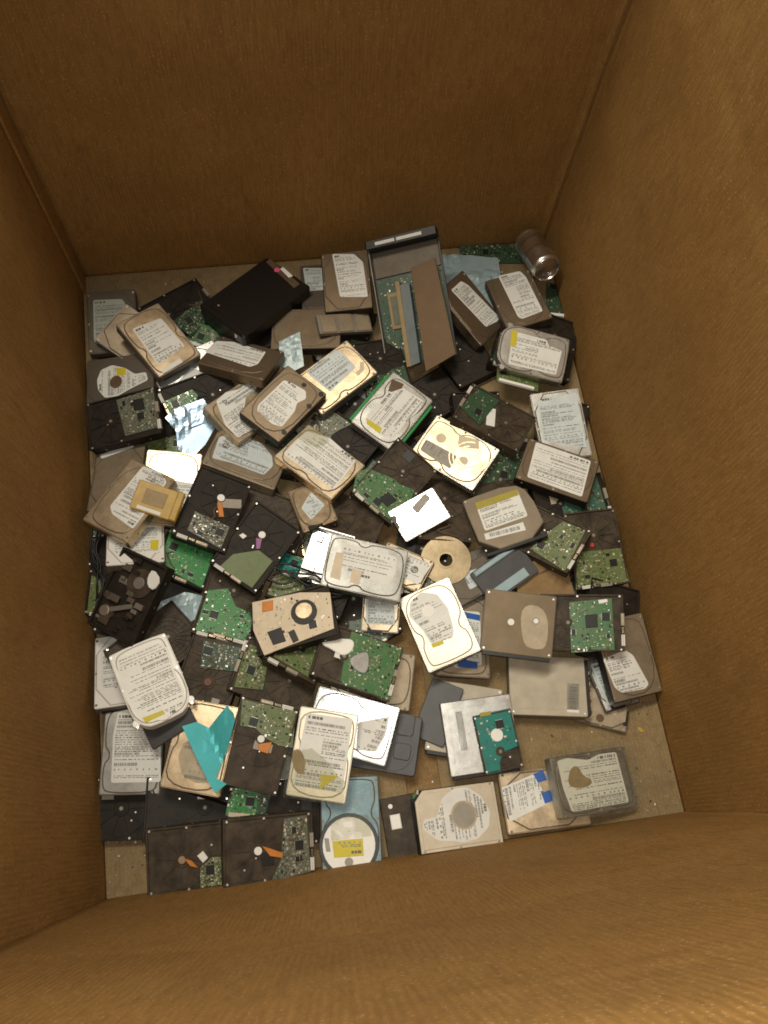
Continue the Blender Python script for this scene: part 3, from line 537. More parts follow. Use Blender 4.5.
def inset(pts,d):
    out=[];n=len(pts)
    for i in range(n):
        p,q,r=Vector(pts[i-1]),Vector(pts[i]),Vector(pts[(i+1)%n]); a=(q-p); b=(r-q)
        if a.length<1e-7 or b.length<1e-7: out.append(tuple(q)); continue
        a.normalize(); b.normalize(); na=Vector((-a.y,a.x)); nb=Vector((-b.y,b.x)); m=na+nb
        if m.length<1e-4: m=na
        m.normalize(); k=max(.35,m.dot(na)); out.append(tuple(q+m*(d/k)))
    return out
def rrect(w,l,r,n=4,rt=None):
    rt=r if rt is None else rt; o=[]
    for cx,cy,a0,rr in ((w/2-r,-l/2+r,-90,r),(w/2-rt,l/2-rt,0,rt),(-w/2+rt,l/2-rt,90,rt),(-w/2+r,-l/2+r,180,r)):
        for i in range(n+1):
            a=rad(a0+90*i/n); o.append((cx+rr*math.cos(a),cy+rr*math.sin(a)))
    return o
def smoothloop(pts,it=2):
    for _ in range(it):
        o=[]
        for i in range(len(pts)):
            p,q=pts[i],pts[(i+1)%len(pts)]; o.append((p[0]*.75+q[0]*.25,p[1]*.75+q[1]*.25)); o.append((p[0]*.25+q[0]*.75,p[1]*.25+q[1]*.75))
        pts=o
    return pts
def softcorner(pts,r):
    o=[];n=len(pts)
    for i in range(n):
        p,q,s_=Vector(pts[i-1]),Vector(pts[i]),Vector(pts[(i+1)%n])
        for w_ in(p,s_):
            d=w_-q; k=min(r,d.length*.4); o.append(tuple(q+d.normalized()*k))
        o.insert(-1,tuple((Vector(o[-1])+Vector(o[-2])+q*1.2)/3.2))
    return o
# raised shapes stamped into drive lids, in units of half width / half length
def lidshape(st,w,l):
    W,L=w/2,l/2
    if st=='waist': p=[(-.9,-.86),(-.62,-.95),(.62,-.95),(.9,-.86),(.9,-.30),(.74,-.22),(.74,-.04),(.9,.06),(.9,.72),(.6,.94),(-.6,.94),(-.9,.72),(-.9,.06),(-.74,-.04),(-.74,-.22),(-.9,-.30)]
    elif st=='round': p=[(-.70,-.93),(.55,-.93),(.84,-.80),(.84,-.42),(.66,-.28),(.68,-.12),(.90,.05),(.93,.35),(.90,.62),(.70,.85),(.38,.94),(-.38,.94),(-.70,.85),(-.90,.62),(-.93,.35),(-.90,.05),(-.68,-.12),(-.74,-.3),(-.84,-.42),(-.84,-.80)]
    elif st=='cut': p=[(-.88,-.92),(.88,-.92),(.88,.66),(.58,.92),(-.58,.92),(-.88,.66)]
    elif st=='notch': p=[(-.9,-.93),(.9,-.93),(.9,-.1),(.8,0),(.8,.22),(.9,.32),(.9,.75),(.7,.93),(-.9,.93),(-.9,.3),(-.78,.2),(-.78,-.05),(-.9,-.15)]
    else: p=[(-.92,-.94),(.92,-.94),(.92,.94),(-.92,.94)]
    return [(x*W,y*L) for x,y in smoothloop(p,2 if st!='plain' else 1)]
# ---------------------------------------------------------------- text rows on labels
def scan(pts,t,ax):
    xs=[]
    for i in range(len(pts)):
        p,q=pts[i],pts[(i+1)%len(pts)]
        a,b=(p[1-ax],q[1-ax])
        if (a<=t)!=(b<=t): xs.append(p[ax]+(q[ax]-p[ax])*(t-a)/(b-a))
    return (min(xs),max(xs)) if len(xs)>=2 else None
def textrows(mb,pts,z,mode,rnd):
    "printed matter: heading, rows of words, a barcode. mode 1: rows along x, 2: rows along y, 3: one barcode"
    ax=0 if mode in(1,) else 1
    if mode==3:
        cx=sum(p[0] for p in pts)/len(pts); cy=sum(p[1] for p in pts)/len(pts)
        e=[Vector(pts[i])-Vector(pts[i-1]) for i in range(4)]; L=max(e,key=lambda v:v.length); u=L.normalized(); v=Vector((-u.y,u.x)); S=min(x.length for x in e)
        t=-L.length*.38
        while t<L.length*.38:
            w=rnd.choice((.0006,.001,.0016)); c=Vector((cx,cy))+u*t; h=S*.3; mb.quad([tuple(c-u*w/2-v*h),tuple(c+u*w/2-v*h),tuple(c+u*w/2+v*h),tuple(c-u*w/2+v*h)],z,'ink'); t+=w+rnd.choice((.0008,.0014))
        return
    style=rnd.choice((0,1,1,2)); lo=min(p[1-ax] for p in pts); hi=max(p[1-ax] for p in pts); span=hi-lo
    def put(x,x2,t,h,k):
        q=[(x,t-h),(x2,t-h),(x2,t),(x,t)]
        if ax==1: q=[(y,x_) for x_,y in q][::-1]
        mb.quad(q,z,k)
    t=hi-.005; first=True; left=None
    while t>lo+.003:
        f=(hi-t)/span; gap=rnd.choice((.0012,.0016,.0024,.0045))
        h=.0046 if first else rnd.choice((.0011,.0013,.0013,.0018)); r=scan(pts,t-h/2,ax)
        if r is None: t-=.004; continue
        a,b_=r[0]+.004,r[1]-.004; cols=[(a,b_)]
        if first: cols=[(a,a+(b_-a)*rnd.uniform(.25,.45))]
        elif style==1 and f<.7: m_=a+(b_-a)*.52; cols=[(a,m_-.003),(m_,m_+(b_-m_)*rnd.uniform(.4,1))]
        elif style==2 and .3<f<.6: cols=[(a+(b_-a)*.45,b_)]
        kind='txt'
        if not first and rnd.random()<.22: kind='bar'; h=rnd.choice((.0035,.005)); cols=[(cols[0][0],cols[0][0]+(cols[0][1]-cols[0][0])*rnd.uniform(.5,.95))]
        elif not first and f>.72 and not left: kind='icons'; h=.0035; left=1
        elif not first and rnd.random()<.12: t-=.005; continue
        for (x,e) in cols:
            while x<e-.001:
                if kind=='bar': w=rnd.choice((.0005,.0009,.0015)); g_=rnd.choice((.0006,.001)); put(x,min(x+w,e),t,h,'ink')
                elif kind=='icons': w=rnd.choice((.002,.003,.004)); g_=rnd.choice((.005,.008)); put(x,min(x+w,e),t,h*rnd.uniform(.6,1),'inkl')
                else: w=rnd.uniform(.0018,.007); g_=rnd.choice((.001,.001,.003)); put(x,min(x+w,e),t,h,'ink' if first or rnd.random()<.45 else 'inkl')
                x+=w+g_
        t-=h+gap; first=False
def glyph(text,size,parent,loc,rot,mat='ink',name='lettering'):
    cu=bpy.data.curves.new('t','FONT'); cu.body=text; cu.size=size; cu.extrude=.00008; cu.align_x='CENTER'; cu.align_y='CENTER'
    t=bpy.data.objects.new('t',cu); C.objects.link(t); bpy.context.view_layer.update()
    me=bpy.data.meshes.new_from_object(t.evaluated_get(bpy.context.evaluated_depsgraph_get())); bpy.data.objects.remove(t)
    me.materials.clear(); me.materials.append(MATS[mat]); o=bpy.data.objects.new(name,me); C.objects.link(o); o.parent=parent; o.location=loc; o.rotation_euler=(0,0,rot); return o
# ---------------------------------------------------------------- things
def frame(yaw,a,b):
    n=Vector((-a,-b,1)).normalized(); y=Vector((-math.sin(yaw),math.cos(yaw),0)); x=y.cross(n).normalized(); y=n.cross(x)
    return Matrix((x,y,n)).transposed()
def thing(name,id_,label,cat,group):
    o=bpy.data.objects.new(name,None); C.objects.link(o); o.empty_display_size=.02
    if id_ in POSE:
        x,y,z,yaw,a,b=POSE[id_]; o.matrix_world=Matrix.Translation((x,y,z))@frame(yaw,a,b).to_4x4()
    tag(o,label,cat,group); return o
def tag(o,label,cat,group=None):
    o['label']=label; o['category']=cat
    if group: o['group']=group
def extras(id_,root,top,parts=None):
    rnd=random.Random(id_+'x'); seen={}; paper=None
    for k,(nm,mt,h,pp,tm) in enumerate(EXT.get(id_,[])):
        if pp[0]=='o': x,y,r=pp[1:]; n=28; pts=[(x+r*math.cos(2*math.pi*i/n),y+r*math.sin(2*math.pi*i/n)) for i in range(n)]
        else: pts=[tuple(p) for p in pp]
        if area(pts)<0: pts=pts[::-1]
        if nm=='round_cover' : pts=pts
        mb=MB(); hh=h*.001; z0=top-.0006
        if nm in('circuit_board','foam_pad','grey_shield','chip','ribbon','spindle_cap','spindle_motor','motor_cap','flex_cable','metal_deck','paper_seal','connector') and parts!='flat': z0=top-.0025
        if nm in('heat_sink','card_slot','brown_cover'): z0=top-(.026 if nm!='brown_cover' else .004)
        bev=min(.0006,hh*.6) if nm not in('foam_pad','grey_shield','round_cover','spindle_motor','motor_cap') else .0014
        if nm=='label_sticker': pts=softcorner(pts,.0035)
        if nm in('foam_pad','grey_shield','water_stain','tape_stain','dirty_sticker'): pts=smoothloop(pts,2)
        if nm=='spindle_motor':
            x,y,r=pp[1:]; mb.ring(x,y,r*.62,r,z0,top+hh,mt); mb.disc(x,y,r*.7,z0,top+hh*.5,'gold')
        else: mb.prism(pts,z0,top+hh,mt,bev)
        if tm in(1,2,3): textrows(mb,pts,top+hh+.00012,tm,rnd)
        o=mb.build(nm,root)
        if nm=='label_sticker': paper=o
        if nm in('circuit_board','metal_deck') and tm>=4: populate(o,pts,top+hh,rnd,tm)
        if nm=='ribbon': pass
    return paper
def inside(pts,x,y):
    c=False
    for i in range(len(pts)):
        (x1,y1),(x2,y2)=pts[i-1],pts[i]
        if (y1>y)!=(y2>y) and x<(x2-x1)*(y-y1)/(y2-y1)+x1: c=not c
    return c
def populate(board,pts,z,rnd,dens):
    "chips as sub-parts, the countless small components stay in one mesh"
    x0,x1=min(p[0] for p in pts),max(p[0] for p in pts); y0,y1=min(p[1] for p in pts),max(p[1] for p in pts)
    def fit(w,h):
        for _ in range(60):
            x,y=rnd.uniform(x0,x1),rnd.uniform(y0,y1)
            if all(inside(pts,x+a*w*.6,y+b*h*.6) for a in(-1,1) for b in(-1,1)) and all(abs(x-q[0])>(w+q[2])*.55 or abs(y-q[1])>(h+q[3])*.55 for q in used): used.append((x,y,w,h)); return x,y
    used=[]
    for w,h in ((.014,.014),(.010,.007),(.007,.006))[:3 if dens>=9 else 1]:
        p=fit(w,h)
        if p:
            mb=MB(); mb.box(p[0]-w/2,p[0]+w/2,p[1]-h/2,p[1]+h/2,z-.0004,z+.0014,'black',.0003)
            for s in range(int(w/.0016)):
                xx=p[0]-w/2+.001+s*.0016
                for sg in(-1,1): yy=p[1]+sg*(h/2+.0006); mb.box(xx,xx+.0006,yy-.0006,yy+.0006,z,z+.0004,'screw')
            mb.build('chip',board)
    mb=MB(); n=int(dens*dens*1.9)
    for i in range(n):
        k=rnd.random(); w,h=((.0016,.0009) if k<.5 else (.0028,.0016) if k<.85 else (.0045,.003)); 
        if rnd.random()<.5: w,h=h,w
        p=fit(w,h)
        if p: mb.box(p[0]-w/2,p[0]+w/2,p[1]-h/2,p[1]+h/2,z-.0003,z+rnd.uniform(.0006,.0014),rnd.choice(('cream','greyp','black','black','screw','tanp','brownp','greyp')))
    for i in range(int(dens)):
        x,y=rnd.uniform(x0,x1),rnd.uniform(y0,y1)
        if inside(pts,x,y): mb.disc(x,y,.0009,z-.0003,z+.0002,'screw',8)
    if mb.v: mb.build('surface_components',board)
def screws(mb,w,l,z,rnd,mat='screw'):
    for sx in(-1,1):
        for fy in(-.9,-.05,.88):
            if rnd.random()<.88: mb.disc(sx*(w/2-.0042),fy*l/2,.0025,z-.001,z+.0006,mat,12,.0003); mb.disc(sx*(w/2-.0042),fy*l/2,.001,z,z+.0007,'black',6)
def sideholes(mb,w,l,t,k='black'):
    for s in(-1,1):
        for y in(-.62,0,.62):
            T=Matrix.Translation((s*w/2,y*l/2,t*.42))@Matrix.Rotation(rad(90*s),4,'Y'); mb.disc(0,0,.0017,-.0006,.0003,k,10,0,T)
LIDS={ # id: (lid metal, body metal, stamped shape)
'b1':('darkm','darkm','plain'),'b3g':('gold','cast','waist'),'b4':('tan','silver','plain'),'b5':('darkm','darkm','round'),'b6':('silver','cast','plain'),'b8':('tan','darkm','plain'),
'b9':('darkm','darkm','waist'),'b10':('brown','black','cut'),'b24':('tan','cast','round'),'b23a':('darkm','darkgrey','plain'),'b27':('tan','cast','plain'),'b28':('silver','darkgrey','plain'),
'b32':('whitelid','cast','plain'),'b33':('whitelid','cast','plain'),'b45':('gold','gold','cut'),'b49':('gold','gold','notch'),'b54':('bluefoil','darkm','round'),'b56':('tan','cast','cut'),
'b59':('creamlid','black','cutc'),'b60':('gold','gold','plain'),'b61':('steel','steel','waist'),'b62':('steel','cast','waist'),'b66':('tan','black','cut'),'b73':('chrome','silver','round'),
'b74':('creamlid','steel','notch'),'b77':('whitelid','whitelid','round'),'b10g':('gold','goldm','waist'),'b78':('goldm','goldm','cut'),'b47h':('tan','tan','cut'),'b46s':('goldm','goldm','cut'),
'b45w':('brown','brown','cut'),'b43g':('gold','cast','waist'),'b44b':('brown','castblack','cut'),'b42g':('silver','silver','round'),'b41g':('goldm','silver','round'),'b104':('goldm','gold','notch'),
'b38':('chrome','silver','cut'),'b32s':('goldm','goldm','plain'),'b35':('goldm','goldm','plain'),'b33w':('steel','steel','waist'),'b36g':('creamlid','silver','round'),'b62w':('steel','silver','plain'),
'b63b':('brown','castblack','cut'),'b60b':('brown','castbrown','cut'),'b59b':('brown','castbrown','plain'),'b61s':('silver','silver','round'),'b52b':('brown','castblack','plain'),'f_r1':('darkm','darkm','plain')}
def lid_drive(id_,lab):
    lm,bm,st=LIDS[id_]; w,l,t=INFO[id_][1]; r=thing('hard_drive',id_,lab,'hard drive','hard drives lying lid up'); rnd=random.Random(id_)
    small=w<.08; big=id_ in('b77','b61s')
    body=smoothloop([(x*w/2,y*l/2) for x,y in ((-1,-.9),(-1,.45),(-.92,.75),(-.62,.97),(-.3,1),(.3,1),(.62,.97),(.92,.75),(1,.45),(1,-.9),(.94,-1),(-.94,-1))],1) if big else rrect(w,l,.004 if not small else .003)
    if st=='cutc': body=[(-w/2,-l/2+.016),(-w/2+.018,-l/2),(w/2,-l/2),(w/2,l/2),(-w/2,l/2)]
    mb=MB(); zb=.003; mb.prism(body,zb,t-.0022,bm,.0006); mb.box(-w/2+.004,w/2-.004,-l/2+.004,l/2*.2,0,zb+.0004,'green' if not small else 'teal')
    sideholes(mb,w,l,t)
    mb.box(-w/2+.012,w/2-.03,-l/2-.0006,-l/2+.008,.002,.009,'black'); 
    if big:
        for sx,sy in((-1,.78),(1,.78)): mb.disc(sx*(w/2-.004),sy*l/2,.0065,t-.012,t-.003,bm,14,.0008)
    mb.build('casing',r)
    mb=MB(); z1=t-.0022
    mb.prism(inset(body,.0012) if area(body)>0 else inset(body[::-1],.0012),z1-.0004,z1+.0010,lm,.0009)
    sh=lidshape('cut' if st=='cutc' else st,w,l)
    if st!='cutc':
        ol=inset(sh,-.0012) if area(sh)>0 else inset(sh[::-1],-.0012)
        mb.prism(ol,z1,z1+.00115,'darkm' if lm not in('chrome','whitelid','creamlid') else 'greyp',0)
        mb.prism(sh,z1,t,lm,.0013)
    else: mb.prism(inset(body,.006),z1,t,lm,.0009)
    screws(mb,w,l,z1+.001,rnd,'screw' if rnd.random()<.6 else 'cast')
    if st in('round','waist') and lm in('gold','chrome','silver','goldm'):
        if id_=='b41g':
            mb.ring(-.006,.030,.020,.0235,t-.0003,t+.0012,lm,32,rad(-150),rad(60)); mb.ring(-.006,.030,.030,.0325,t-.0003,t+.0010,lm,40,rad(-170),rad(100)); mb.ring(-.006,.030,.038,.040,t-.0003,t+.0008,lm,40,rad(-170),rad(120))
        if id_=='b73':
            for q in(.020,.028,.036): mb.ring(-.002,.028,q,q+.0022,t-.0003,t+.0010,lm,40)
    if not small:
        mb.disc(.0,.026,.007,t-.0004,t+.0002,lm,20,.0002)
    if id_=='b42g':
        for sx in(-1,1): mb.box(sx*(w/2+.004)-.003,sx*(w/2+.004)+.003,-l/2+.01,l/2-.005,.004,t-.006,'greenrail',.0006)
    mb.build('lid',r)
    p=extras(id_,r,t)
    if id_ in('b47h','b35') and p is not None:
        e=EXT[id_][0][3]; pt=e[0] if id_=='b47h' else None
        if id_=='b47h': q=(e[0][0]*.72+e[-1][0]*.1+e[5][0]*.18, e[0][1]*.55+e[-1][1]*.3+e[4][1]*.15)
        else: q=(sum(v[0] for v in e)/4,sum(v[1] for v in e)/4)
        m=MB(); m.disc(q[0],q[1],.0072,t,t+.0006,'ink',24); m.build('round_logo',r); glyph('hp',.011,r,(q[0],q[1],t+.0008),rad(90),'paper')
    if id_ in('b78','b46s') and p is not None:
        e=EXT[id_][0][3]; i=(1 if id_=='b78' else 0); cx=sum(v[0] for v in e)/len(e); cy=sum(v[1] for v in e)/len(e)
        q=(e[i][0]*.66+cx*.34,e[i][1]*.66+cy*.34); m=MB(); m.ring(q[0],q[1],.0028,.0048,t,t+.0006,'ink',24,rad(20),rad(300)); m.disc(q[0]+.001,q[1],.0016,t,t+.0006,'ink',12); m.build('round_logo',r); glyph('Seagate',.0075,r,(q[0]*.55+cx*.45,q[1]*.55+cy*.45,t+.0006),rad(90 if id_=='b46s' else 0),'ink')
    return r
NOPCB=('b19','b44','b46','b50','b50b','f_b3','b29','f_m3','f_n1','f_n5','f_n6','f_l4','f_m1')
CAST={'b2':'castblack','b7':'castblack','b14':'castblack','b39':'castbrown','b40':'castbrown','b41':'castbrown','b42':'castbrown','b57':'castbrown','b58':'castbrown','b70':'castbrown','b72':'castbrown','b64p':'castbrown','b18':'castbrown','b19':'castbrown','b21':'castbrown','b37':'castbrown','b39g':'castbrown','b65':'castbrown','b68p':'castbrown','b69':'castbrown','b46':'castbrown','b44':'castbrown'}
HUB={'b70':(261,739),}
def pcb_drive(id_,lab,kind='pcb'):
    w,l,t=INFO[id_][1]; r=thing('hard_drive',id_,lab,'hard drive','hard drives lying circuit side up'); rnd=random.Random(id_); cm=CAST.get(id_,'castblack')
    mb=MB(); zf=t-.0032; mb.prism(rrect(w,l,.003),.0,zf,cm,.0)
    e=.0034
    for a in((-w/2,-w/2+e,-l/2,l/2),(w/2-e,w/2,-l/2,l/2),(-w/2+e,w/2-e,l/2-e,l/2),(-w/2+e,w/2-e,-l/2,-l/2+e)): mb.box(a[0],a[1],a[2],a[3],zf-.001,t,cm,.0006)
    sideholes(mb,w,l,t,'screw'); 
    # cast floor: raised dish with ribs round the spindle
    cy=l*.5-w*.5+.002; R=w*.5-.006; cx=0.0; cap=[x for x in EXT.get(id_,[]) if x[0]=='spindle_cap']
    if cap and w>.08: cx,cy=cap[0][3][1],cap[0][3][2]; 
    R=min(R,w/2-e-abs(cx)-.001,l/2-e-abs(cy)-.001) if w>.08 else R
    R=max(R,.022); zz=zf+.0012
    mb.ring(cx,cy,R-.002,R,zf-.0005,zz+.0006,cm,40); mb.disc(cx,cy,R-.002,zf-.0005,zz-.0004,cm,40)
    nr=rnd.choice((8,9,10,12)); ph=rnd.random()
    if kind=='dish':
        for q in(.3,.5,.7,.88): mb.ring(cx,cy,R*q-.0012,R*q,zz-.0006,zz+.0014,cm,40)
        nr=22
    for i in range(nr):
        a=2*math.pi*(i+ph)/nr; mb.bar((cx+.011*math.cos(a),cy+.011*math.sin(a)),(cx+(R-.001)*math.cos(a),cy+(R-.001)*math.sin(a)),.0016,zz-.0008,zz+.0014,cm)
    mb.disc(cx,cy,.0125,zz-.0006,zz+.0014,cm,28,.0008); mb.disc(cx,cy,.0085,zz,t+.0002,cm,24,.0008)
    for sx in(-1,1):
        mb.bar((sx*.012,-l*.12),(sx*(w/2-.005),-l*.02),.0016,zf-.0005,zf+.0012,cm); mb.bar((sx*.012,-l*.2),(sx*(w/2-.006),-l/2+.012),.0016,zf-.0005,zf+.0012,cm)
    for i in range(6):
        x,y=rnd.uniform(-.4,.4)*w,rnd.uniform(-.46,-.05)*l; mb.disc(x,y,rnd.uniform(.002,.006),zf-.0005,zf+rnd.uniform(.0006,.0016),cm,16,.0004)
    sm=mb
    for sx,sy in((-1,-.93),(1,-.93),(-1,.1),(1,.1),(-1,.93),(1,.93)):
        if rnd.random()<.85: sm.disc(sx*(w/2-.0036),sy*l/2*.985,.0021,t-.001,t+.0006,'screw',12,.0003)
    for i in range(2): x,y=rnd.uniform(-.3,.3)*w,rnd.uniform(-.4,.3)*l; sm.disc(x,y,.0018,t-.003,t-.0004,'screw',12,.0003)
    mb.build('casing',r)
    if not cap: 
        m=MB(); m.disc(cx,cy,.0034,t-.001,t+.0007,'cast',16,.0004); m.build('spindle_cap',r)
    ex=EXT.get(id_,[])
    if not any(x[0]=='circuit_board' for x in ex) and kind=='pcb' and id_ not in NOPCB:
        pts=[(-w/2+.005,-l/2+.001),(w/2-.005,-l/2+.001),(w/2-.005,-l*.02),(w*.18,-l*.04),(0,-l*.12),(-w*.2,-l*.08),(-w/2+.005,-l*.0)]
        bm=rnd.choice(('greend','greygreen','olive','greend')); b=MB(); b.prism(pts,t-.0022,t-.0006,bm); o=b.build('circuit_board',r); populate(o,pts,t-.0006,rnd,8)
    extras(id_,r,t-.0012)
    rn=random.Random(id_+'c')
    if w>.08 and rn.random()<.55:
        x,y=rn.uniform(-.25,.3)*w,rn.uniform(-.05,.4)*l; a=rn.choice((0,0,90,20)); mb=MB(); Tm=Matrix.Translation((x,y,0))@Matrix.Rotation(rad(a),4,'Z'); ww,hh=rn.choice(((.016,.007),(.010,.010),(.022,.009)))
        mb.box(-ww,ww,-hh,hh,t-.0035,t-.0004,rn.choice(('paper','greyp','black','darkgrey','tanp')),.0003,Tm); mb.build('sticker',r)
    if w>.08 and rn.random()<.22:
        x,y=rn.uniform(-.2,.2)*w,rn.uniform(-.2,.1)*l; pts=spline([(x,y,t-.002),(x+rn.uniform(-.02,.02),y-.012,t+.0015),(x+rn.uniform(-.02,.02),y-.026,t+.001),(x+rn.uniform(-.03,.03),y-.036,t-.001)]); mb=MB()
        for q in range(3): tubemesh([p+Vector((q*.0012,0,0)) for p in pts],.0006,'brownp',mb)
        mb.build('ribbon',r,True)
    if kind=='pcb' and id_ not in NOPCB:
        m=MB(); x0=-w/2+.010
        for ww,k in((.020,'white'),(.012,'black'),(.022,'greyp')):
            if w<.08: ww*=.7
            m.box(x0,x0+ww,-l/2-.0008,-l/2+.0052,t-.006,t+.0009,k,.0004)
            for i in range(int(ww/.0022)): m.box(x0+.0008+i*.0022,x0+.0018+i*.0022,-l/2+.0006,-l/2+.0042,t,t+.0012,'gold' if k!='white' else 'greyp')
            x0+=ww+.002
        m.build('connector',r)
    return r
def slab(id_,name,lab,cat,mat,group=None,bev=.0012,rad_=.003,part=None):
    w,l,t=INFO[id_][1]; r=thing(name,id_,lab,cat,group); mb=MB(); mb.prism(rrect(w,l,rad_),0,t,mat,bev); mb.build(part or 'body',r); extras(id_,r,t); return r
def board(id_,lab,mat,dens=8,group='loose circuit boards'):
    w,l,t=INFO[id_][1]; r=thing('circuit_board',id_,lab,'circuit board',group); rnd=random.Random(id_); pts=[(-w/2,-l/2),(w/2,-l/2),(w/2,l/2*.7),(w/2*.7,l/2),(-w/2,l/2)]
    mb=MB(); mb.prism(pts,0,t,mat); o=mb.build('board',r); populate(r,pts,t,rnd,dens)
    m=MB(); m.box(-w/2+.004,w/2-.01,-l/2-.001,-l/2+.006,t-.0005,t+.005,'cream' if id_=='b51' else 'white',.0005); m.build('connector',r); return r
def sheet(id_,name,lab,cat,mat,amp,thick=.0006,group=None,seed=1,edge=0):
    "thin creased film cut to an outline"
    from mathutils import noise as N
    pts=POLY[id_]; 
    if area(pts)<0: pts=pts[::-1]
    bm=bmesh.new(); vs=[bm.verts.new((x,y,0)) for x,y in pts]; bm.faces.new(vs)
    xs=[p[0] for p in pts]; ys=[p[1] for p in pts]
    for ax,a0,a1 in((0,min(xs),max(xs)),(1,min(ys),max(ys))):
        n=max(4,int((a1-a0)/.006))
        for i in range(1,n):
            co=[0,0,0]; co[ax]=a0+(a1-a0)*i/n; no=[0,0,0]; no[ax]=1
            bmesh.ops.bisect_plane(bm,geom=bm.verts[:]+bm.edges[:]+bm.faces[:],plane_co=co,plane_no=no)
    bmesh.ops.triangulate(bm,faces=bm.faces[:])
    for v in bm.verts:
        p=v.co; q=N.noise(Vector((p.x*14+seed,p.y*14,seed)))*1.0+abs(N.noise(Vector((p.x*34,p.y*30+seed,3))))*.9-.2+.35*N.noise(Vector((p.x*90,p.y*80,seed*2)))
        v.co.z=.001+amp*max(-.15,q)+edge*abs(p.x+.35*p.y-.004)
    ext=bmesh.ops.extrude_face_region(bm,geom=bm.faces[:]); 
    for g in ext['geom']:
        if isinstance(g,bmesh.types.BMVert): g.co.z+=thick
    bmesh.ops.recalc_face_normals(bm,faces=bm.faces[:])
    me=bpy.data.meshes.new(name); bm.to_mesh(me); bm.free(); me.materials.append(MATS[mat]); o=bpy.data.objects.new(name,me); C.objects.link(o)
    x,y,z,yaw,a,b=POSE[id_]; o.matrix_world=Matrix.Translation((x,y,z))@frame(yaw,a,b).to_4x4(); tag(o,lab,cat,group); return o
def tube(pts,r,n=8):
    mb=MB(); P=[Vector(p) for p in pts]
    for i,p in enumerate(P):
        d=(P[min(i+1,len(P)-1)]-P[max(i-1,0)]).normalized(); u=d.cross(Vector((0,0,1))); u=u.normalized() if u.length>1e-4 else Vector((1,0,0)); v=u.cross(d)
        for k in range(n): a=2*math.pi*k/n; mb.v.append(tuple(p+u*r*math.cos(a)+v*r*math.sin(a)))
    return mb,len(P),n
def tubemesh(pts,r,mat,mb=None):
    m,c,n=tube(pts,r); tgt=mb or MB(); b=len(tgt.v); tgt.v+=m.v
    for i in range(c-1):
        for k in range(n): j=(k+1)%n; tgt.face((b+i*n+k,b+(i+1)*n+k,b+(i+1)*n+j,b+i*n+j),mat)
    return tgt
def spline(pts,n=8):
    P=[Vector(p) for p in pts]; o=[]
    for i in range(len(P)-1):
        p0,p1,p2,p3=P[max(i-1,0)],P[i],P[i+1],P[min(i+2,len(P)-1)]
        for k in range(n):
            t=k/n; o.append(.5*((2*p1)+(-p0+p2)*t+(2*p0-5*p1+4*p2-p3)*t*t+(-p0+3*p1-3*p2+p3)*t**3))
    o.append(P[-1]); return o
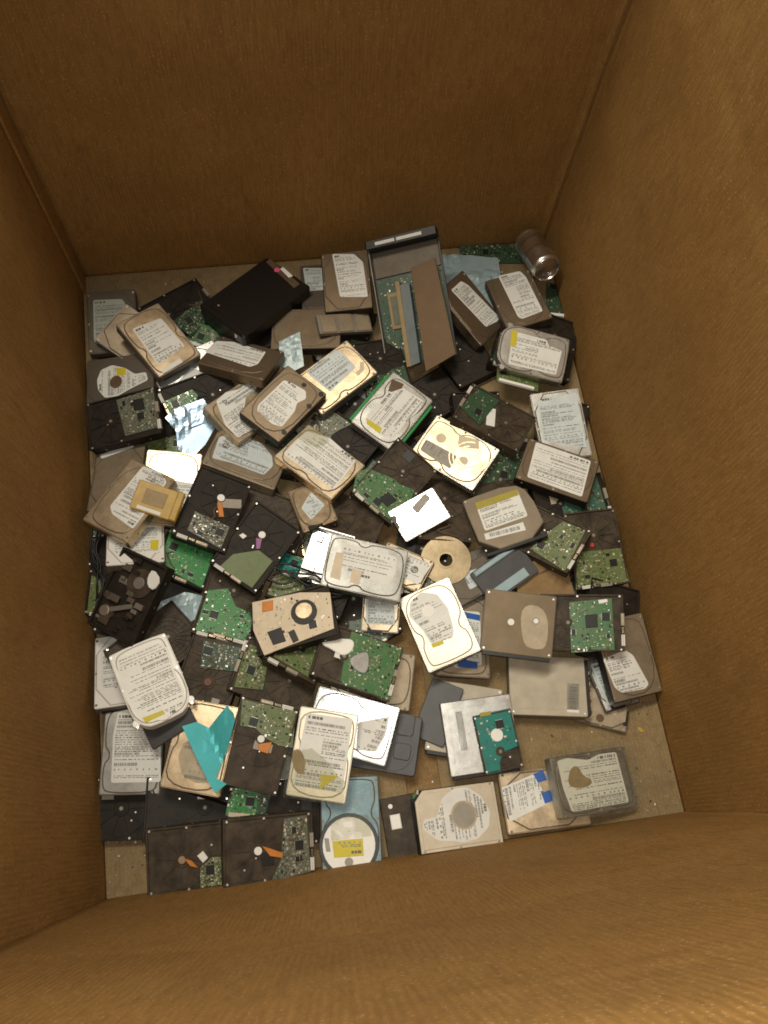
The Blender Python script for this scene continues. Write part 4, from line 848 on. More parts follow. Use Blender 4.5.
LABEL={
'f_n7':'dark hard drive low beside the lower left corner of the electronics module',
'f_n6':'black hard drive low between the gold platter and the bright cream drive',
'f_n5':'dark hard drive base behind the rounded silver drive at the right wall',
'f_n4':'dark hard drive deep under the olive board drive by the right wall',
'f_n3':'dark hard drive between the two grey-brown optical drives',
'f_n2':'dark hard drive against the right wall under the light grey labelled drive',
'f_n1':'dark hard drive under the gold drive with bluish grey label',
'b1':'dull grey hard drive with pale green label in the back left corner',
'f_tl':'dark hard drive mostly hidden under the black enclosure, circuit side up',
'f_t2':'dark hard drive under the edge of the brown-covered electronics module',
'f_m1':'dark hard drive just below the narrow brown drive that leans by the electronics module',
'f_m2':'dark hard drive under the rounded silver drive with yellow sticker',
'f_m3':'black hard drive between the green-edged drive and the electronics module',
'f_m4':'dark hard drive showing in the gap under the wide brown circuit-side drive',
'f_m5':'black hard drive in the gap just below the green-railed silver drive',
'f_m6':'black hard drive deep in the gap under the tan drive with big white label',
'f_l1':'black hard drive in the gap beside the crumpled silver antistatic bag',
'f_l2':'black hard drive under the two black drives left of centre',
'f_l3':'black hard drive against the left wall under the large tan labelled drive',
'f_l4':'black hard drive low by the left wall under the opened black drive',
'f_c1':'black hard drive under the grey drive with two peach stickers',
'f_c2':'dark hard drive beneath the gold disc platter',
'f_c3':'dark hard drive under the opened drive with the round motor',
'f_c4':'black hard drive beneath the small tan drive at the centre',
'f_r1':'dark grey hard drive lid up in the gap below the yellow-striped optical drive',
'f_r2':'dark hard drive half under the olive board drive near the right wall',
'f_b1':'black hard drive under the big white rounded drive',
'f_b2':'black hard drive under the large cream labelled drive near the front',
'f_b3':'dark hard drive beneath the teal sheet',
'b2':'black hard drive standing out behind the gold waisted drive, left of the black enclosure',
'b3':'small bright green circuit board with white connector left of the black enclosure',
'b4':'thin beige hard drive tilted under the gold waisted drive at the back left',
'b5':'dark hard drive with round white ring label and yellow mark by the left wall',
'b6':'silver hard drive with pale label peeking out below the gold waisted drive',
'b7':'black hard drive with a strip of bright green board above the crumpled silver bag',
'b8':'plain olive brown hard drive with a narrow pale strip label by the left wall',
'b9':'grey hard drive with bluish label tucked right of the black enclosure',
'b10':'dark brown hard drive lying flat under the metal caddy at the back',
'b11':'flat tan metal caddy of three panels lying on a dark drive at the back',
'b13':'long dark green circuit board leaning on the back wall beside the drink can',
'b15':'small green circuit board below the drink can against the right wall',
'b16':'bright green striped circuit board showing below the rounded silver drive',
'b18':'dark drive with brown hub just left of the brown labelled drive at the right wall',
'b19':'bare brown cast hard drive base above the yellow-striped optical drive',
'b20':'drive with blue-green circuit board under the brown labelled drive at the right wall',
'b21':'black hard drive with olive board and red mark against the right wall',
'b24':'tan hard drive with blue bands on its white label under the bright cream drive',
'b23a':'small dark grey drive with bluish label right of the gold disc platter',
'b23b':'small dark plastic case with clear insert below the yellow-striped optical drive',
'b25':'beige optical drive almost covered by the silver one that carries a teal board drive',
'b26':'dark grey metal plate on the bare floor left of the silver optical drive',
'b27':'small tan drive with a brown round hole lying on bare cardboard at right',
'b28':'small drive with bluish white label wedged under the tan drive at the right wall',
'b29':'dark hard drive touching the right wall beside the large green board drive',
'b31':'black hard drive against the left wall below the large tan labelled drive',
'b32':'white labelled hard drive with yellow corner mark under the large tan drive',
'b33':'plain white hard drive against the left wall behind the big rounded white drive',
'b36':'black flat metal plate between the opened black drive and a bright green board drive',
'b37':'dark hard drive with brown ribbed dish partly under the big rounded white drive',
'b14':'black hard drive with whole bright green board under two black drives',
'b39':'brown hard drive with bright green speckled board left of the round motor drive',
'b40':'brown hard drive with dark green board beside the big rounded white drive',
'b41':'brown hard drive with olive board at its left end above the cream labelled drive',
'b42':'drive with plain olive board poking out from under the opened drive with round motor',
'b43':'black hard drive under the cable bundle near the centre',
'b44':'brown-black hard drive base below the tan drive with hp logo',
'b46':'brown cast hard drive base above the grey drive with two peach stickers',
'b45':'small gold drive with pale blue label under the tan drive with big white label',
'b47':'dark drive with green board below the brown four-hole drive',
'b48':'small teal circuit board left of the metal bracket',
'b49':'gold hard drive with large oval label partly under the teal sheet',
'b50':'black hard drive lying low in the front left corner beside the left wall',
'b50b':'black hard drive lying under the gold oval-labelled drive near the front left',
'b52':'dark hard drive showing between the small green board and the big cream labelled drive',
'b51':'small bright green board with cream connector below the teal sheet',
'b53':'flat dark brown drive cover with white foam piece at the front wall',
'b54':'grey hard drive with round white cover and yellow sticker at the front wall',
'b55':'dark grey moulded plastic tray on the floor right of the polished silver drive',
'b56':'tan hard drive under the green board drive that carries a white foam pad',
'b57':'brown hard drive with orange ribbon and small green board against the front wall',
'b58':'brown hard drive with grey-green board at its right end, against the front wall',
'b59':'cream hard drive with keyhole-shaped white label and cut corners at the front wall',
'b60':'gold-sided hard drive with dirty white label and blue stickers at the front',
'b61':'grey hard drive with brown-stained white label in a clear bag',
'b62':'grey hard drive with tall white label by the lower left wall',
'b63':'dark grey metal plate poking out from under the big rounded white drive',
'b66':'tan hard drive with rounded white label leaning at the right wall',
'b64':'plain beige optical drive with yellow tab and small barcode label',
'b65':'black hard drive with large green board and ribbed brown hub near the right wall',
'b67':'grey-brown optical drive with two round seals right of centre',
'b68':'silver optical drive with a small teal board drive lying on it',
'b69':'small laptop drive with teal board and round white seal on the silver optical drive',
'b70':'brown hard drive with olive board and orange ribbon beside the teal sheet',
's95':'bent teal blue metal sheet, V shaped, lying on drives at lower left',
'b72':'black hard drive with green board, white foam pad and grey shield',
'b73':'polished silver hard drive with stamped rings under the large cream labelled drive',
'b74':'large cream hard drive with full text label and yellow triangle near the front',
'b75':'opened hard drive with cream metal deck, big square chip and round black motor',
'b76':'opened black hard drive tilted by the left wall with white foam scrap on it',
'b77':'big white hard drive with rounded end lying on top at the left',
'b10g':'shiny gold hard drive half hidden behind the yellow adapter',
'b78':'large tan hard drive with slanted white label reaching to the left wall',
'b9y':'yellow card adapter lying on the large tan drive at the left',
'b79':'black hard drive with grey-green half board and orange ribbon left of centre',
'b80':'black hard drive with plain solid green board and white hub left of centre',
'b6d':'black hard drive with dark olive board and square chip against the left wall',
'b3g':'shiny gold hard drive with waisted lid and white label near the back left corner',
'b47h':'tan hard drive with hp logo on its pale label above the black drives',
'b46s':'tan hard drive with curved white label partly under the brown four-hole drive',
'b45w':'brown hard drive with white label under the corner of the black enclosure',
'b43g':'gold hard drive with bluish grey label right of the brown four-hole drive',
'b44b':'brown hard drive with four round black holes and a rounded cream label',
'b42g':'silver hard drive with green side rails and yellow-striped white label',
'b64p':'brown ribbed hard drive with many bright screws right of the green-edged drive',
'b41g':'brightly shining gold hard drive with stamped arcs and plain grey label',
'b39g':'black hard drive with dirty green board and ribbed spindle dish at the centre',
'b104':'tan gold hard drive with big square white label at the centre of the pile',
'b38':'small mirror-bright laptop drive reflecting the light at the centre',
'b37p':'bare gold disc platter with hole in the middle',
'b32s':'small tan laptop drive with pale label below the grey drive with peach stickers',
'b34t':'silver metal bracket with clips sticking out left of the grey drive with peach stickers',
'b35':'small tan laptop drive with round hp logo left of the gold disc platter',
'b33w':'large grey hard drive with two peach stickers on its white label',
'b36g':'bright cream hard drive with keyhole label and white dot right of centre',
'b68p':'hard drive with olive board right of the yellow-striped optical drive',
'b67o':'brown-grey optical drive with yellow-striped label right of centre',
'b62w':'light grey hard drive with big bluish white label against the right wall',
'b63b':'brown hard drive with large plain white label leaning by the right wall',
'b60b':'brown hard drive with cut-corner white label next to the drink can',
'b59b':'narrow tilted brown hard drive with cut-corner label beside the pale blue bag',
'b61s':'silver hard drive with rounded end and yellow sticker near the right wall',
'b52b':'brown hard drive with cut-corner white label between black enclosure and electronics module',
'enc':'glossy black external drive enclosure with pink dot near the back wall',
'mod':'electronics module with green board, dark end bracket and raised brown cover at the back',
's56':'pale blue plastic bag crumpled between electronics module and drink can',
's48':'crumpled shiny silver antistatic bag at the left of the pile',
's22':'small piece of pale blue plastic below the black enclosure corner',
's34':'pale blue plastic film under the dark plate at the left',
's71':'brown cardboard scrap between the grey-brown optical drive and the olive board drive',
'bag61':'clear plastic bag around the stained drive near the front right',
'bag74':'clear wrinkled plastic film on the lower end of the large cream labelled drive',
'film54':'strip of clear tape over the round white cover at the front',
'film104':'clear tape on the top corner of the tan drive with big square label',
'can':'silver aluminium drink can lying in the back right corner',
'cable':'bundle of loose black wires under the large grey drive at the centre',
'cable2':'tangle of thin black wires against the left wall',
}
SCRAPS=[(.565,.105,.0,.007,'adaptery'),(.545,.185,.0,.003,'brownp'),(.40,.115,.0,.004,'brownp'),(.36,-.02,.0,.003,'brownp'),(.40,-.015,.0,.0035,'black'),(.45,.13,.0,.005,'kraftscrap'),(.345,.16,.0,.0025,'black'),(.155,.14,-.006,.003,'brownp'),(.52,.17,0,.003,'brownp')]
SCRAPL=['yellow torn foam crumb on the bare floor right of the bagged drive','dark crumb on the floor by the right wall near the tan hole drive','dark crumb on the floor above the bagged drive','small dark crumb in front of the blue-stickered drive near the front wall','black crumb near the front wall below the bagged drive','brown cardboard crumb above the right half of the bagged drive','tiny black crumb between the plain beige optical drive and blue-stickered drive','dark crumb in the floor seam right of the plastic tray','dark crumb on bare cardboard below the small tan hole drive']
AMB=.13; EXPO=0.0
LIGHTS=[('phone_flash',(.025,.012,1.515),(.12,.45,0),.02,.02,5.6,(1,.95,.83)),('ceiling_lamp',(-.35,1.45,3.2),(.15,.2,0),1.9,.35,77,(1,.92,.75))]

# ---------------------------------------------------------------- build the pile
for id_,(kind,dims) in INFO.items():
    L=LABEL.get(id_)
    if not L: continue
    if kind=='lid': lid_drive(id_,L)
    elif kind in('pcb','pcb25','dish'): pcb_drive(id_,L,kind)
def box_thing(id_,name,cat,parts,group=None):
    r=thing(name,id_,LABEL[id_],cat,group); return r
# optical drives
for id_,m in(('b67o','dustgrey'),('b67','dustbrown'),('b68','silver'),('b64','beige'),('b25','beige')):
    w,l,t=INFO[id_][1]; r=thing('optical_drive',id_,LABEL[id_],'optical drive','slim disc drives among the hard drives'); mb=MB()
    o=rrect(w,l,.003) if id_!='b67o' else smoothloop([(-w/2,-l/2),(w/2,-l/2),(w/2,l/2-.03),(w/2-.025,l/2),(-w/2+.004,l/2),(-w/2,l/2-.006)],1)
    mb.prism(o,0,t-.0012,'cast',.0005); mb.build('chassis',r)
    mb=MB(); mb.prism(inset(o,.0008) if area(o)>0 else inset(o[::-1],.0008),t-.0014,t,m,.0006)
    if id_ in('b68','b64'):
        mb.box(-w/2+.012,w/2-.012,-l/2+.012,l/2-.012,t-.0002,t+.0003,m,.0002)
    for sx in(-1,1):
        for sy in(-1,1): mb.disc(sx*(w/2-.006),sy*(l/2-.006),.0018,t-.0002,t+.0004,'screw',10)
    mb.build('cover',r)
    mb=MB(); mb.box(-w/2+.004,w/2-.004,-l/2-.006,-l/2+.001,.001,t-.002,'black',.0008); mb.build('front_bezel',r)
    if id_=='b64':
        mb=MB()
        for i in range(9): mb.box(-w/2+.008+i*.010,-w/2+.014+i*.010,-l/2-.009,-l/2-.0005,.004,t-.006,('rust','greyp')[i%2],.0006)
        mb.build('rear_connector',r)
    extras(id_,r,t)
# loose boards
for id_,m,dn in(('b3','green',5),('b13','greend',8),('b15','greend',5),('b16','olive',7),('b48','teal',4),('b51','greenb',6)):
    board(id_,LABEL[id_],m,dn)
# plates, trays, caddies
slab('b26','cover_plate',LABEL['b26'],'metal plate','darkgrey',part='plate'); slab('b36','cover_plate',LABEL['b36'],'metal plate','castblack',part='plate'); slab('b63','cover_plate',LABEL['b63'],'metal plate','darkgrey',part='plate')
r=slab('b53','drive_cover',LABEL['b53'],'cover','castbrown',part='plate')
w,l,t=INFO['b53'][1]; mb=MB(); mb.box(-.052,-.034,.006,.03,t-.0005,t+.002,'white',.0012); mb.build('foam_pad',r)
mb=MB(); mb.disc(-.048,.044,.004,t-.0005,t+.0012,'white',16,.0004); mb.build('paper_seal',r)
w,l,t=INFO['b55'][1]; r=thing('plastic_tray','b55',LABEL['b55'],'plastic tray',None); mb=MB(); mb.prism(rrect(w,l,.006),0,t,'darkgrey',.0015); mb.build('base',r)
mb=MB(); 
for a in((.012,.040,.030,.062),(-.034,.004,.030,.062)):
    mb.prism([(a[0]+p[0],(a[2]+a[3])/2+p[1]) for p in rrect((a[1]-a[0]),.03,.006)] ,t-.0005,t+.0022,'darkgrey',.001)
mb.ring(.010,.030,.034,.0365,t-.0005,t+.0018,'darkgrey',40,rad(-40),rad(140)); mb.build('raised_rim',r)
w,l,t=INFO['b11'][1]; r=thing('metal_caddy','b11',LABEL['b11'],'metal caddy',None); mb=MB(); mb.prism(rrect(w,l,.002),0,t-.002,'cast',.0006); mb.build('base',r)
for i in range(3):
    mb=MB(); y=-l/2+.002+i*(l-.002)/3; mb.box(-w/2+.002,w/2-.002,y,y+(l-.002)/3-.006,t-.0022,t,'tan',.0008); mb.build('cover_panel',r)
w,l,t=INFO['b9y'][1]; r=thing('card_adapter','b9y',LABEL['b9y'],'adapter',None); mb=MB(); mb.prism(rrect(w,l,.003),0,t,'adaptery',.0012); mb.build('body',r)
mb=MB(); mb.box(-w/2,w/2,-l/2+.001,-l/2+.014,t-.001,t+.005,'adaptery',.002); mb.build('raised_end',r); mb=MB(); mb.box(-w/2+.003,-w/2+.009,-l/2+.03,l/2-.012,t-.0004,t+.0004,'paper'); mb.build('label_sticker',r)
mb=MB(); mb.box(-.012,.016,-.014,.026,t-.0004,t+.0006,'stain',.0003); mb.build('printed_panel',r)
w,l,t=INFO['b23b'][1]; r=thing('plastic_case','b23b',LABEL['b23b'],'plastic case',None); mb=MB(); mb.prism(rrect(w,l,.003),0,t*.6,'darkgrey',.001); mb.build('base',r)
mb=MB(); mb.box(-w/2+.002,-w/2+.012,-l/2+.006,l/2-.006,t*.6-.001,t,'palebag',.002); mb.box(w/2-.022,w/2-.004,-l/2+.004,l/2-.02,t*.6-.001,t*.8,'palebag',.001); mb.build('clear_insert',r)
w,l,t=INFO['b34t'][1]; r=thing('drive_bracket','b34t',LABEL['b34t'],'metal bracket',None); mb=MB(); mb.prism(rrect(w,l,.002),0,.0016,'silver'); mb.box(-w/2,-w/2+.0016,-l/2,l/2,0,.012,'silver'); mb.box(w/2-.0016,w/2,-l/2,l/2,0,.012,'silver'); mb.box(-w/2,w/2,-l/2,-l/2+.0016,0,.010,'silver'); mb.build('frame',r)
for x,y in((-.03,.02),(.01,-.01),(.032,.022),(-.01,-.028)):
    mb=MB(); mb.box(x-.006,x+.007,y-.005,y+.005,.001,.006,'screw',.001); mb.build('clip',r)
# platter
r=thing('disc_platter','b37p',LABEL['b37p'],'disc platter',None); t=INFO['b37p'][1][2]; mb=MB(); mb.ring(0,0,.0125,.0475,0,t,'platterm',72); mb.build('disc',r); mb=MB(); mb.ring(0,0,.0125,.0165,t-.0001,t+.0006,'platterm',40); mb.build('hub_ring',r)
# open drives
for id_ in('b75','b76'):
    w,l,t=INFO[id_][1]; r=thing('open_hard_drive',id_,LABEL[id_],'hard drive','opened hard drives showing their insides'); rnd=random.Random(id_); cm='castblack'
    mb=MB(); mb.prism(rrect(w,l,.003),0,t-.006,cm); e=.004
    for a in((-w/2,-w/2+e,-l/2,l/2),(w/2-e,w/2,-l/2,l/2),(-w/2+e,w/2-e,l/2-e,l/2),(-w/2+e,w/2-e,-l/2,-l/2+e)): mb.box(*a,t-.008,t-(.0022 if id_=='b75' else 0),cm,.0006)
    sideholes(mb,w,l,t,'screw'); mb.build('casing',r)
    if id_=='b75': extras(id_,r,t-.002); 
    else:
        mb=MB()
        for i in range(26):
            x,y=rnd.uniform(-.4,.4)*w,rnd.uniform(-.45,.45)*l; s=rnd.uniform(.003,.010); mb.box(x-s,x+s,y-s*.6,y+s*.6,t-.007,t-rnd.uniform(-.002,.005),rnd.choice(('castblack','castblack','castbrown','cast','darkm')),.0008)
        mb.build('mechanism',r); mb=MB(); mb.disc(.01,.028,.026,t-.007,t-.003,'castbrown',36,.0006); mb.disc(.01,.028,.011,t-.004,t,'cast',24,.001); mb.build('spindle_motor',r)
        mb=MB(); mb.bar((-.03,-.04),(.018,-.012),.008,t-.004,t+.0005,'cast'); mb.disc(-.03,-.04,.010,t-.005,t+.001,'screw',20,.001); mb.build('actuator_arm',r)
        mb=MB(); mb.prism(smoothloop([(.026,.062),(.05,.05),(.046,.028),(.030,.030),(.022,.046)],1),t,t+.003,'paper',.001); mb.build('foam_pad',r)
        mb=MB(); mb.box(-.035,-.014,-.062,-.028,t-.003,t-.001,'castbrown',.0006); mb.build('side_panel',r)
# black external enclosure
w,l,t=INFO['enc'][1]; r=thing('drive_enclosure','enc',LABEL['enc'],'drive enclosure',None); mb=MB(); o=rrect(w,l,.007,5)
mb.prism(inset(o,.002),.0,t*.46,'enclosure'); mb.prism(o,t*.48,t,'enclosure',.0035); mb.prism(inset(o,.004),t*.3,t*.6,'black'); mb.build('shell',r)
mb=MB(); mb.box(-w/2+.01,w/2-.01,l/2-.055,l/2-.0535,t-.0004,t+.0006,'black'); mb.box(-w/2+.012,w/2-.012,-l/2+.014,-l/2+.0155,t-.0004,t+.0007,'enclosure'); mb.build('seam_line',r)
mb=MB(); mb.disc(-.035,-l/2+.028,.0025,t-.0005,t+.001,'screw',12,.0003); mb.disc(.045,-l/2-.0002,.003,t-.012,t-.006,'screw',12); mb.build('indicator_light',r); extras('enc',r,t)
# server module with raised brown cover
w,l,t=INFO['mod'][1]; r=thing('circuit_module','mod',LABEL['mod'],'electronics module',None)
mb=MB(); mb.prism(rrect(w,l,.003),0,.003,'darkgrey'); mb.box(-w/2,-w/2+.002,-l/2,l/2,0,t*.6,'cast'); mb.box(w/2-.002,w/2,-l/2,l/2,0,t*.3,'darkgrey'); mb.build('chassis',r)
mb=MB(); mb.box(-w/2,w/2,l/2-.014,l/2+.004,.0,t,'black',.001); mb.build('end_bracket',r)
for x0,x1 in((-w/2+.02,-w/2+.062),(-w/2+.066,w/2-.03)):
    mb=MB(); mb.box(x0,x1,l/2-.009,l/2-.002,t-.001,t+.0012,'paper',.0005); mb.build('slot_insert',r)
mb=MB(); mb.box(-w/2+.004,w/2-.004,l/2-.070,l/2-.016,.003,.006,'darkm',.0008); mb.build('shield_panel',r)
pts=[(-w/2+.004,-l/2+.004),(w/2-.004,-l/2+.004),(w/2-.004,l/2-.073),(-w/2+.004,l/2-.073)]; mb=MB(); mb.prism(pts,.003,.0055,'greend'); o=mb.build('circuit_board',r); populate(o,pts,.0055,random.Random(5),13)
mb=MB(); mb.box(-.052,-.020,-.052,.024,.005,.009,'stain',.0006); mb.box(-.046,-.026,-.044,.016,.008,.0102,'greygreen',.0004); mb.build('processor_socket',r)
extras('mod',r,t)
# films, scraps and the teal sheet
sheet('s56','plastic_bag',LABEL['s56'],'plastic bag','palebag',.010,seed=3); sheet('s48','antistatic_bag',LABEL['s48'],'antistatic bag','foil',.0045,seed=5)
sheet('s22','plastic_bag',LABEL['s22'],'plastic bag','palebag',.004,seed=8); sheet('s34','plastic_bag',LABEL['s34'],'plastic bag','palebag',.006,seed=9)
sheet('s71','cardboard_scrap',LABEL['s71'],'cardboard','kraftscrap',.004,.003,seed=2)
sheet('s95','teal_sheet',LABEL['s95'],'metal sheet','tealplate',.0016,.0012,seed=6,edge=.28)
sheet('bag61','plastic_bag',LABEL['bag61'],'plastic bag','clear',.0016,.0002,seed=11); sheet('bag74','plastic_bag',LABEL['bag74'],'plastic bag','clear',.003,.0003,seed=12)
sheet('film54','clear_tape',LABEL['film54'],'tape','clear',.0015,.0003,seed=13); sheet('film104','clear_tape',LABEL['film104'],'tape','clear',.002,.0003,seed=14)
# drink can, lying with its top towards the viewer
R_=.033; Lc=.12; near=Vector((.5720,1.066,.088)); far=near+(Vector((.5560,1.186,.052))-near).normalized()*Lc
zax=(near-far).normalized(); xax=zax.cross(Vector((0,0,1))).normalized(); yax=zax.cross(xax)
can=bpy.data.objects.new('drink_can',None); C.objects.link(can); can.matrix_world=Matrix.Translation(far)@Matrix((xax,yax,zax)).transposed().to_4x4(); tag(can,LABEL['can'],'drink can')
def lathe(prof,mat,n=48,dent=0):
    mb=MB(); from mathutils import noise as N
    for r_,z in prof:
        for k in range(n):
            a=2*math.pi*k/n; rr=r_*(1+dent*(N.noise(Vector((math.cos(a)*1.7,math.sin(a)*1.7,z*40)))))if .01<z<Lc-.012 else r_; mb.v.append((rr*math.cos(a),rr*math.sin(a),z))
    for i in range(len(prof)-1):
        for k in range(n): j=(k+1)%n; mb.face((i*n+k,i*n+j,(i+1)*n+j,(i+1)*n+k),mat)
    mb.face(tuple(range(n-1,-1,-1)),mat); b=(len(prof)-1)*n; mb.face(tuple(range(b,b+n)),mat); return mb
R_=.0315
prof=[(.024,.0),(.027,.001),(.0325,.010)]+[(R_,.012+i*.0085) for i in range(12)]+[(.0325,.108),(.0285,.1145)]
cb=lathe(prof,'alu',dent=.05)
for fi,f_ in enumerate(cb.f[:-2]):
    row=fi//48; col=fi%48
    if 3<=row<=11 and (col%24 in(2,3,4,5,6,7,8,9,10) and row not in(3,11) or row in(5,9)): cb.m[fi]=cb.mi('aluprint')
cb.build('can_body',can,True)
mb=MB(); n=48
lp=[(.0285,.1145),(.0290,.1165),(.0280,.1185),(.0268,.1165),(.0262,.1120),(.018,.1115),(.001,.1118)]
lathe(lp,'chrome').build('can_rim',can,True)
mb=MB(); mb.disc(.002,-.006,.0075,.1118,.1132,'alu',20,.0004); mb.disc(0,.010,.009,.1117,.1123,'brownp',20); mb.build('pull_tab',can)
# loose black cable under the large grey drive
def W(x,y,z): return (x,y,z)
mb=None
rnd=random.Random(4); x0,y0=POSE['b43'][0],POSE['b43'][1]; zc=POSE['b43'][2]+.030
for k in range(5):
    pts=[W(x0-.075+rnd.uniform(-.01,.01)+i*.028,y0+.028-i*.012+rnd.uniform(-.012,.012)+k*.004,zc+rnd.uniform(0,.010)) for i in range(6)]
    mb=tubemesh(spline(pts),.0022,'black',mb)
o=mb.build('cable_bundle',None,True); tag(o,LABEL['cable'],'cable')
mb=None
for k in range(4):
    pts=[(-.392+rnd.uniform(0,.02),.60-i*.03+rnd.uniform(-.006,.006),.066+rnd.uniform(0,.016)) for i in range(6)]
    mb=tubemesh(spline(pts),.002,'black',mb)
o=mb.build('cable_bundle',None,True); tag(o,LABEL['cable2'],'cable')
# crumbs of torn label and foam
for k,(x,y,z,s,m) in enumerate(SCRAPS):
    rnd=random.Random(k); mb=MB(); n=7; pts=[(s*(.6+.5*rnd.random())*math.cos(2*math.pi*i/n),s*(.35+.4*rnd.random())*math.sin(2*math.pi*i/n)) for i in range(n)]
    mb.prism(pts,0,.0012,m,.0004); o=mb.build('torn_scrap'); o.location=(x,y,z); o.rotation_euler=(rnd.uniform(-.1,.1),rnd.uniform(-.1,.1),rnd.random()*6); tag(o,'%s'%SCRAPL[k],'scrap','scraps lying loose in the box')
# ---------------------------------------------------------------- the cardboard box
BOX=bpy.data.objects.new('cardboard_box',None); C.objects.link(BOX); tag(BOX,'tall open brown corrugated cardboard box holding the scrapped hard drives','cardboard box')
Ht=1.25; FL=(-.392,-.046); FR=(.607,-.043); BR=(.618,1.213); BL=(-.432,1.212)
TFL=(-.415,-.11); TFR=(.628,-.085); TBR=(.65,1.24); TBL=(-.455,1.245)
def wall(name,a,b,ta,tb,mat,out,bul):
    from mathutils import noise as N
    nx,nz=54,76; th=.010; mb=MB(); A=Vector((*a,-.006));B=Vector((*b,-.006));TA=Vector((*ta,Ht));TB=Vector((*tb,Ht)); out=Vector(out)
    def P(u,v,off):
        p=A.lerp(B,u).lerp(TA.lerp(TB,u),v); e=math.sin(math.pi*u)*math.sin(math.pi*min(1,v*1.15)) 
        q=N.noise(Vector((u*3+bul*50,v*3,out.x*3)))*.007*min(1,v*12)*math.sin(math.pi*u)+N.noise(Vector((u*9,v*8,bul*90+out.y*7)))*.0022*min(1,v*12)
        q+=.0014*math.exp(-((v-(.52+.1*out.y)-.06*u+.004*math.sin(u*23))/.009)**2)-.0012*math.exp(-((v-.79+.05*u)/.008)**2)
        return p+out*(bul*e+q+off)
    for off in(0,th):
        for j in range(nz+1):
            for i in range(nx+1): mb.v.append(tuple(P(i/nx,j/nz,off)))
    M_=(nx+1)*(nz+1)
    for j in range(nz):
        for i in range(nx):
            a0=j*(nx+1)+i; mb.face((a0,a0+1,a0+nx+2,a0+nx+1),mat); mb.face((M_+a0+nx+1,M_+a0+nx+2,M_+a0+1,M_+a0),mat)
    for i in range(nx):
        a0=nz*(nx+1)+i; mb.face((a0,a0+1,M_+a0+1,M_+a0),'kraftflap'); mb.face((i,M_+i,M_+i+1,i+1),'kraftflap')
    for j in range(nz):
        for a0,a1 in((j*(nx+1),(j+1)*(nx+1)),(j*(nx+1)+nx,(j+1)*(nx+1)+nx)): mb.face((a0,a1,M_+a1,M_+a0),'kraftflap')
    return mb.build(name,BOX,True)
BR2=(.609,1.214); TBR2=(.641,1.241)
wall('side_panel',BL,BR2,TBL,TBR2,'kraftx',(0,1,0),.006)
mb=MB(); mb.v=[(.600,1.226,-.005),(.665,1.226,-.005),(.665,1.232,-.005),(.600,1.232,-.005),(.630,1.256,Ht),(.70,1.256,Ht),(.70,1.262,Ht),(.630,1.262,Ht)]
for f_ in((0,1,5,4),(1,2,6,5),(2,3,7,6),(3,0,4,7),(4,5,6,7),(3,2,1,0)): mb.face(f_,'kraftx')
mb.build('corner_backing',BOX)  # added strip behind the corner gap, so the crease stays dark
wall('side_panel',FL,FR,TFL,TFR,'kraftx',(0,-1,0),.028)
wall('side_panel',(-.3915,-.066),BL,(-.4142,-.135),TBL,'krafty',(-1,0,0),.012); wall('side_panel',(.6068,-.062),(.618,1.226),(.6275,-.108),(.65,1.256),'krafty',(1,0,0),.004)
# bottom flaps: the outer sheet and, 6 mm above it, the two inner flaps with a gap between them
mb=MB(); mb.box(-.46,.64,-.08,1.24,-.016,-.0064,'kraftflap'); mb.build('bottom_panel',BOX)
mb=MB(); mb.box(-.455,.125,-.07,1.235,-.0061,-.0002,'kraftfloor',.001); mb.build('bottom_flap',BOX)
mb=MB(); mb.prism([(.185,-.07),(.635,-.07),(.635,1.235),(.185,1.235)],-.0061,-.0002,'kraftfloor',.001); mb.build('bottom_flap',BOX)
# grit and paper dust on the bare board
rnd=random.Random(77); mb=MB()
for i in range(420):
    x,y=(rnd.uniform(.14,.60),rnd.uniform(-.035,.24)) if rnd.random()<.6 else ((rnd.uniform(-.39,-.30),rnd.uniform(-.04,.08)) if rnd.random()<.4 else (rnd.uniform(-.4,.6),rnd.uniform(1.13,1.2)))
    z=-.0062 if .126<x<.184 else -.0001; s_=rnd.choice((.0006,.0009,.0014,.0022)); a=rnd.random()*6; n_=rnd.choice((3,4,5)); mb.prism([(x+s_*(.6+.4*rnd.random())*math.cos(a+6.283*k/n_),y+s_*math.sin(a+6.283*k/n_)) for k in range(n_)],z,z+s_*.5,rnd.choice(('brownp','kraftscrap','kraftscrap','paper','black','greyp')))
o=mb.build('floor_grit'); o['kind']='stuff'; o['label']='fine grit and paper dust on the bare cardboard bottom'; o['category']='grit'
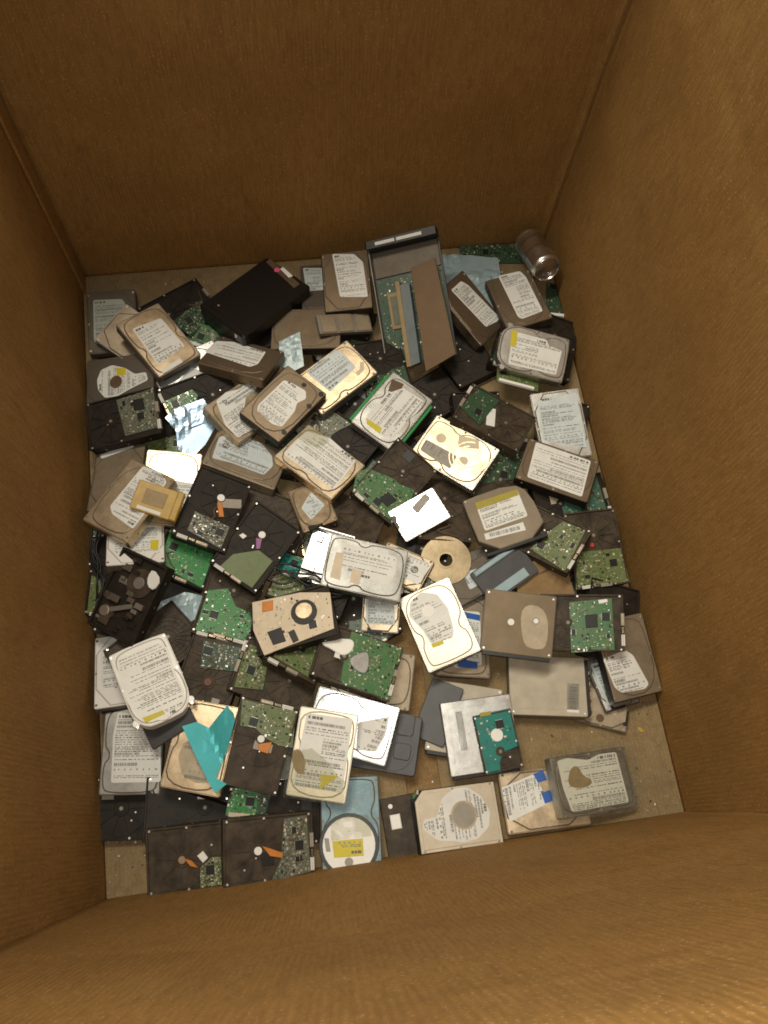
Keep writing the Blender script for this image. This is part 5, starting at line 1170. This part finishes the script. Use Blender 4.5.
# glued seam strip in the back left corner
mb=MB(); b=0
for j in range(25):
    v=j/24; p=Vector((*BL,0)).lerp(Vector((*TBL,Ht-.02)),v); q=p+(Vector((*FL,0))-Vector((*BL,0))).normalized()*.045
    for w_ in(p+Vector((.001,-.001,0)),p+Vector((.006,-.004,0)),q+Vector((.006,0,0)),q+Vector((-.012*0+.0005,0,0))): mb.v.append(tuple(w_))
for j in range(24):
    a=j*4
    for e in range(3): mb.face((a+e,a+e+1,a+5+e,a+4+e),'krafty')
mb.build('glue_flap',BOX)
g=MB(); g.box(-6,6,-6,6,-.12,-.10,'concrete'); g=g.build('ground'); g['kind']='structure'
p_=MB()
for i in range(7): p_.box(-.5+i*.18,-.40+i*.18,-.12,1.3,-.036,-.018,'kraftscrap',.002)
for i in range(3): p_.box(-.5,.68,-.10+i*.62,-.01+i*.62,-.099,-.0375,'kraftscrap',.002)
p_=p_.build('wooden_pallet'); tag(p_,'slatted wooden pallet carrying the cardboard box','pallet')
# ---------------------------------------------------------------- camera and light
Rw=Matrix(((0.98984,0.10517,-0.09571),(-0.13297,0.92309,-0.36087),(0.05039,0.36993,0.92769)))
cam=bpy.data.cameras.new('camera'); co=bpy.data.objects.new('camera',cam); C.objects.link(co); co.matrix_world=Matrix.Translation((0,0,1.5))@Rw.to_4x4()
cam.sensor_fit='VERTICAL'; cam.sensor_height=36; cam.lens=36*810/1024; cam.clip_start=.02; cam.clip_end=50; bpy.context.scene.camera=co
wd=bpy.data.worlds.new('World'); bpy.context.scene.world=wd; wd.use_nodes=True; bg=wd.node_tree.nodes['Background']; bg.inputs[0].default_value=(.62,.72,.80,1); bg.inputs[1].default_value=AMB
def area_light(name,loc,target,sx,sy,power,col):
    a=bpy.data.lights.new(name,'AREA'); a.shape='RECTANGLE'; a.size=sx; a.size_y=sy; a.energy=power; a.color=col; o=bpy.data.objects.new(name,a); C.objects.link(o); o.location=loc
    o.rotation_euler=(Vector(target)-Vector(loc)).to_track_quat('-Z','Y').to_euler(); return o
for a in LIGHTS: area_light(*a)
sc=bpy.context.scene; sc.view_settings.view_transform='Standard'; sc.view_settings.look='None'; sc.view_settings.exposure=EXPO; sc.view_settings.gamma=1
sc.cycles.use_denoising=True; sc.cycles.max_bounces=8; sc.cycles.filter_width=1.75
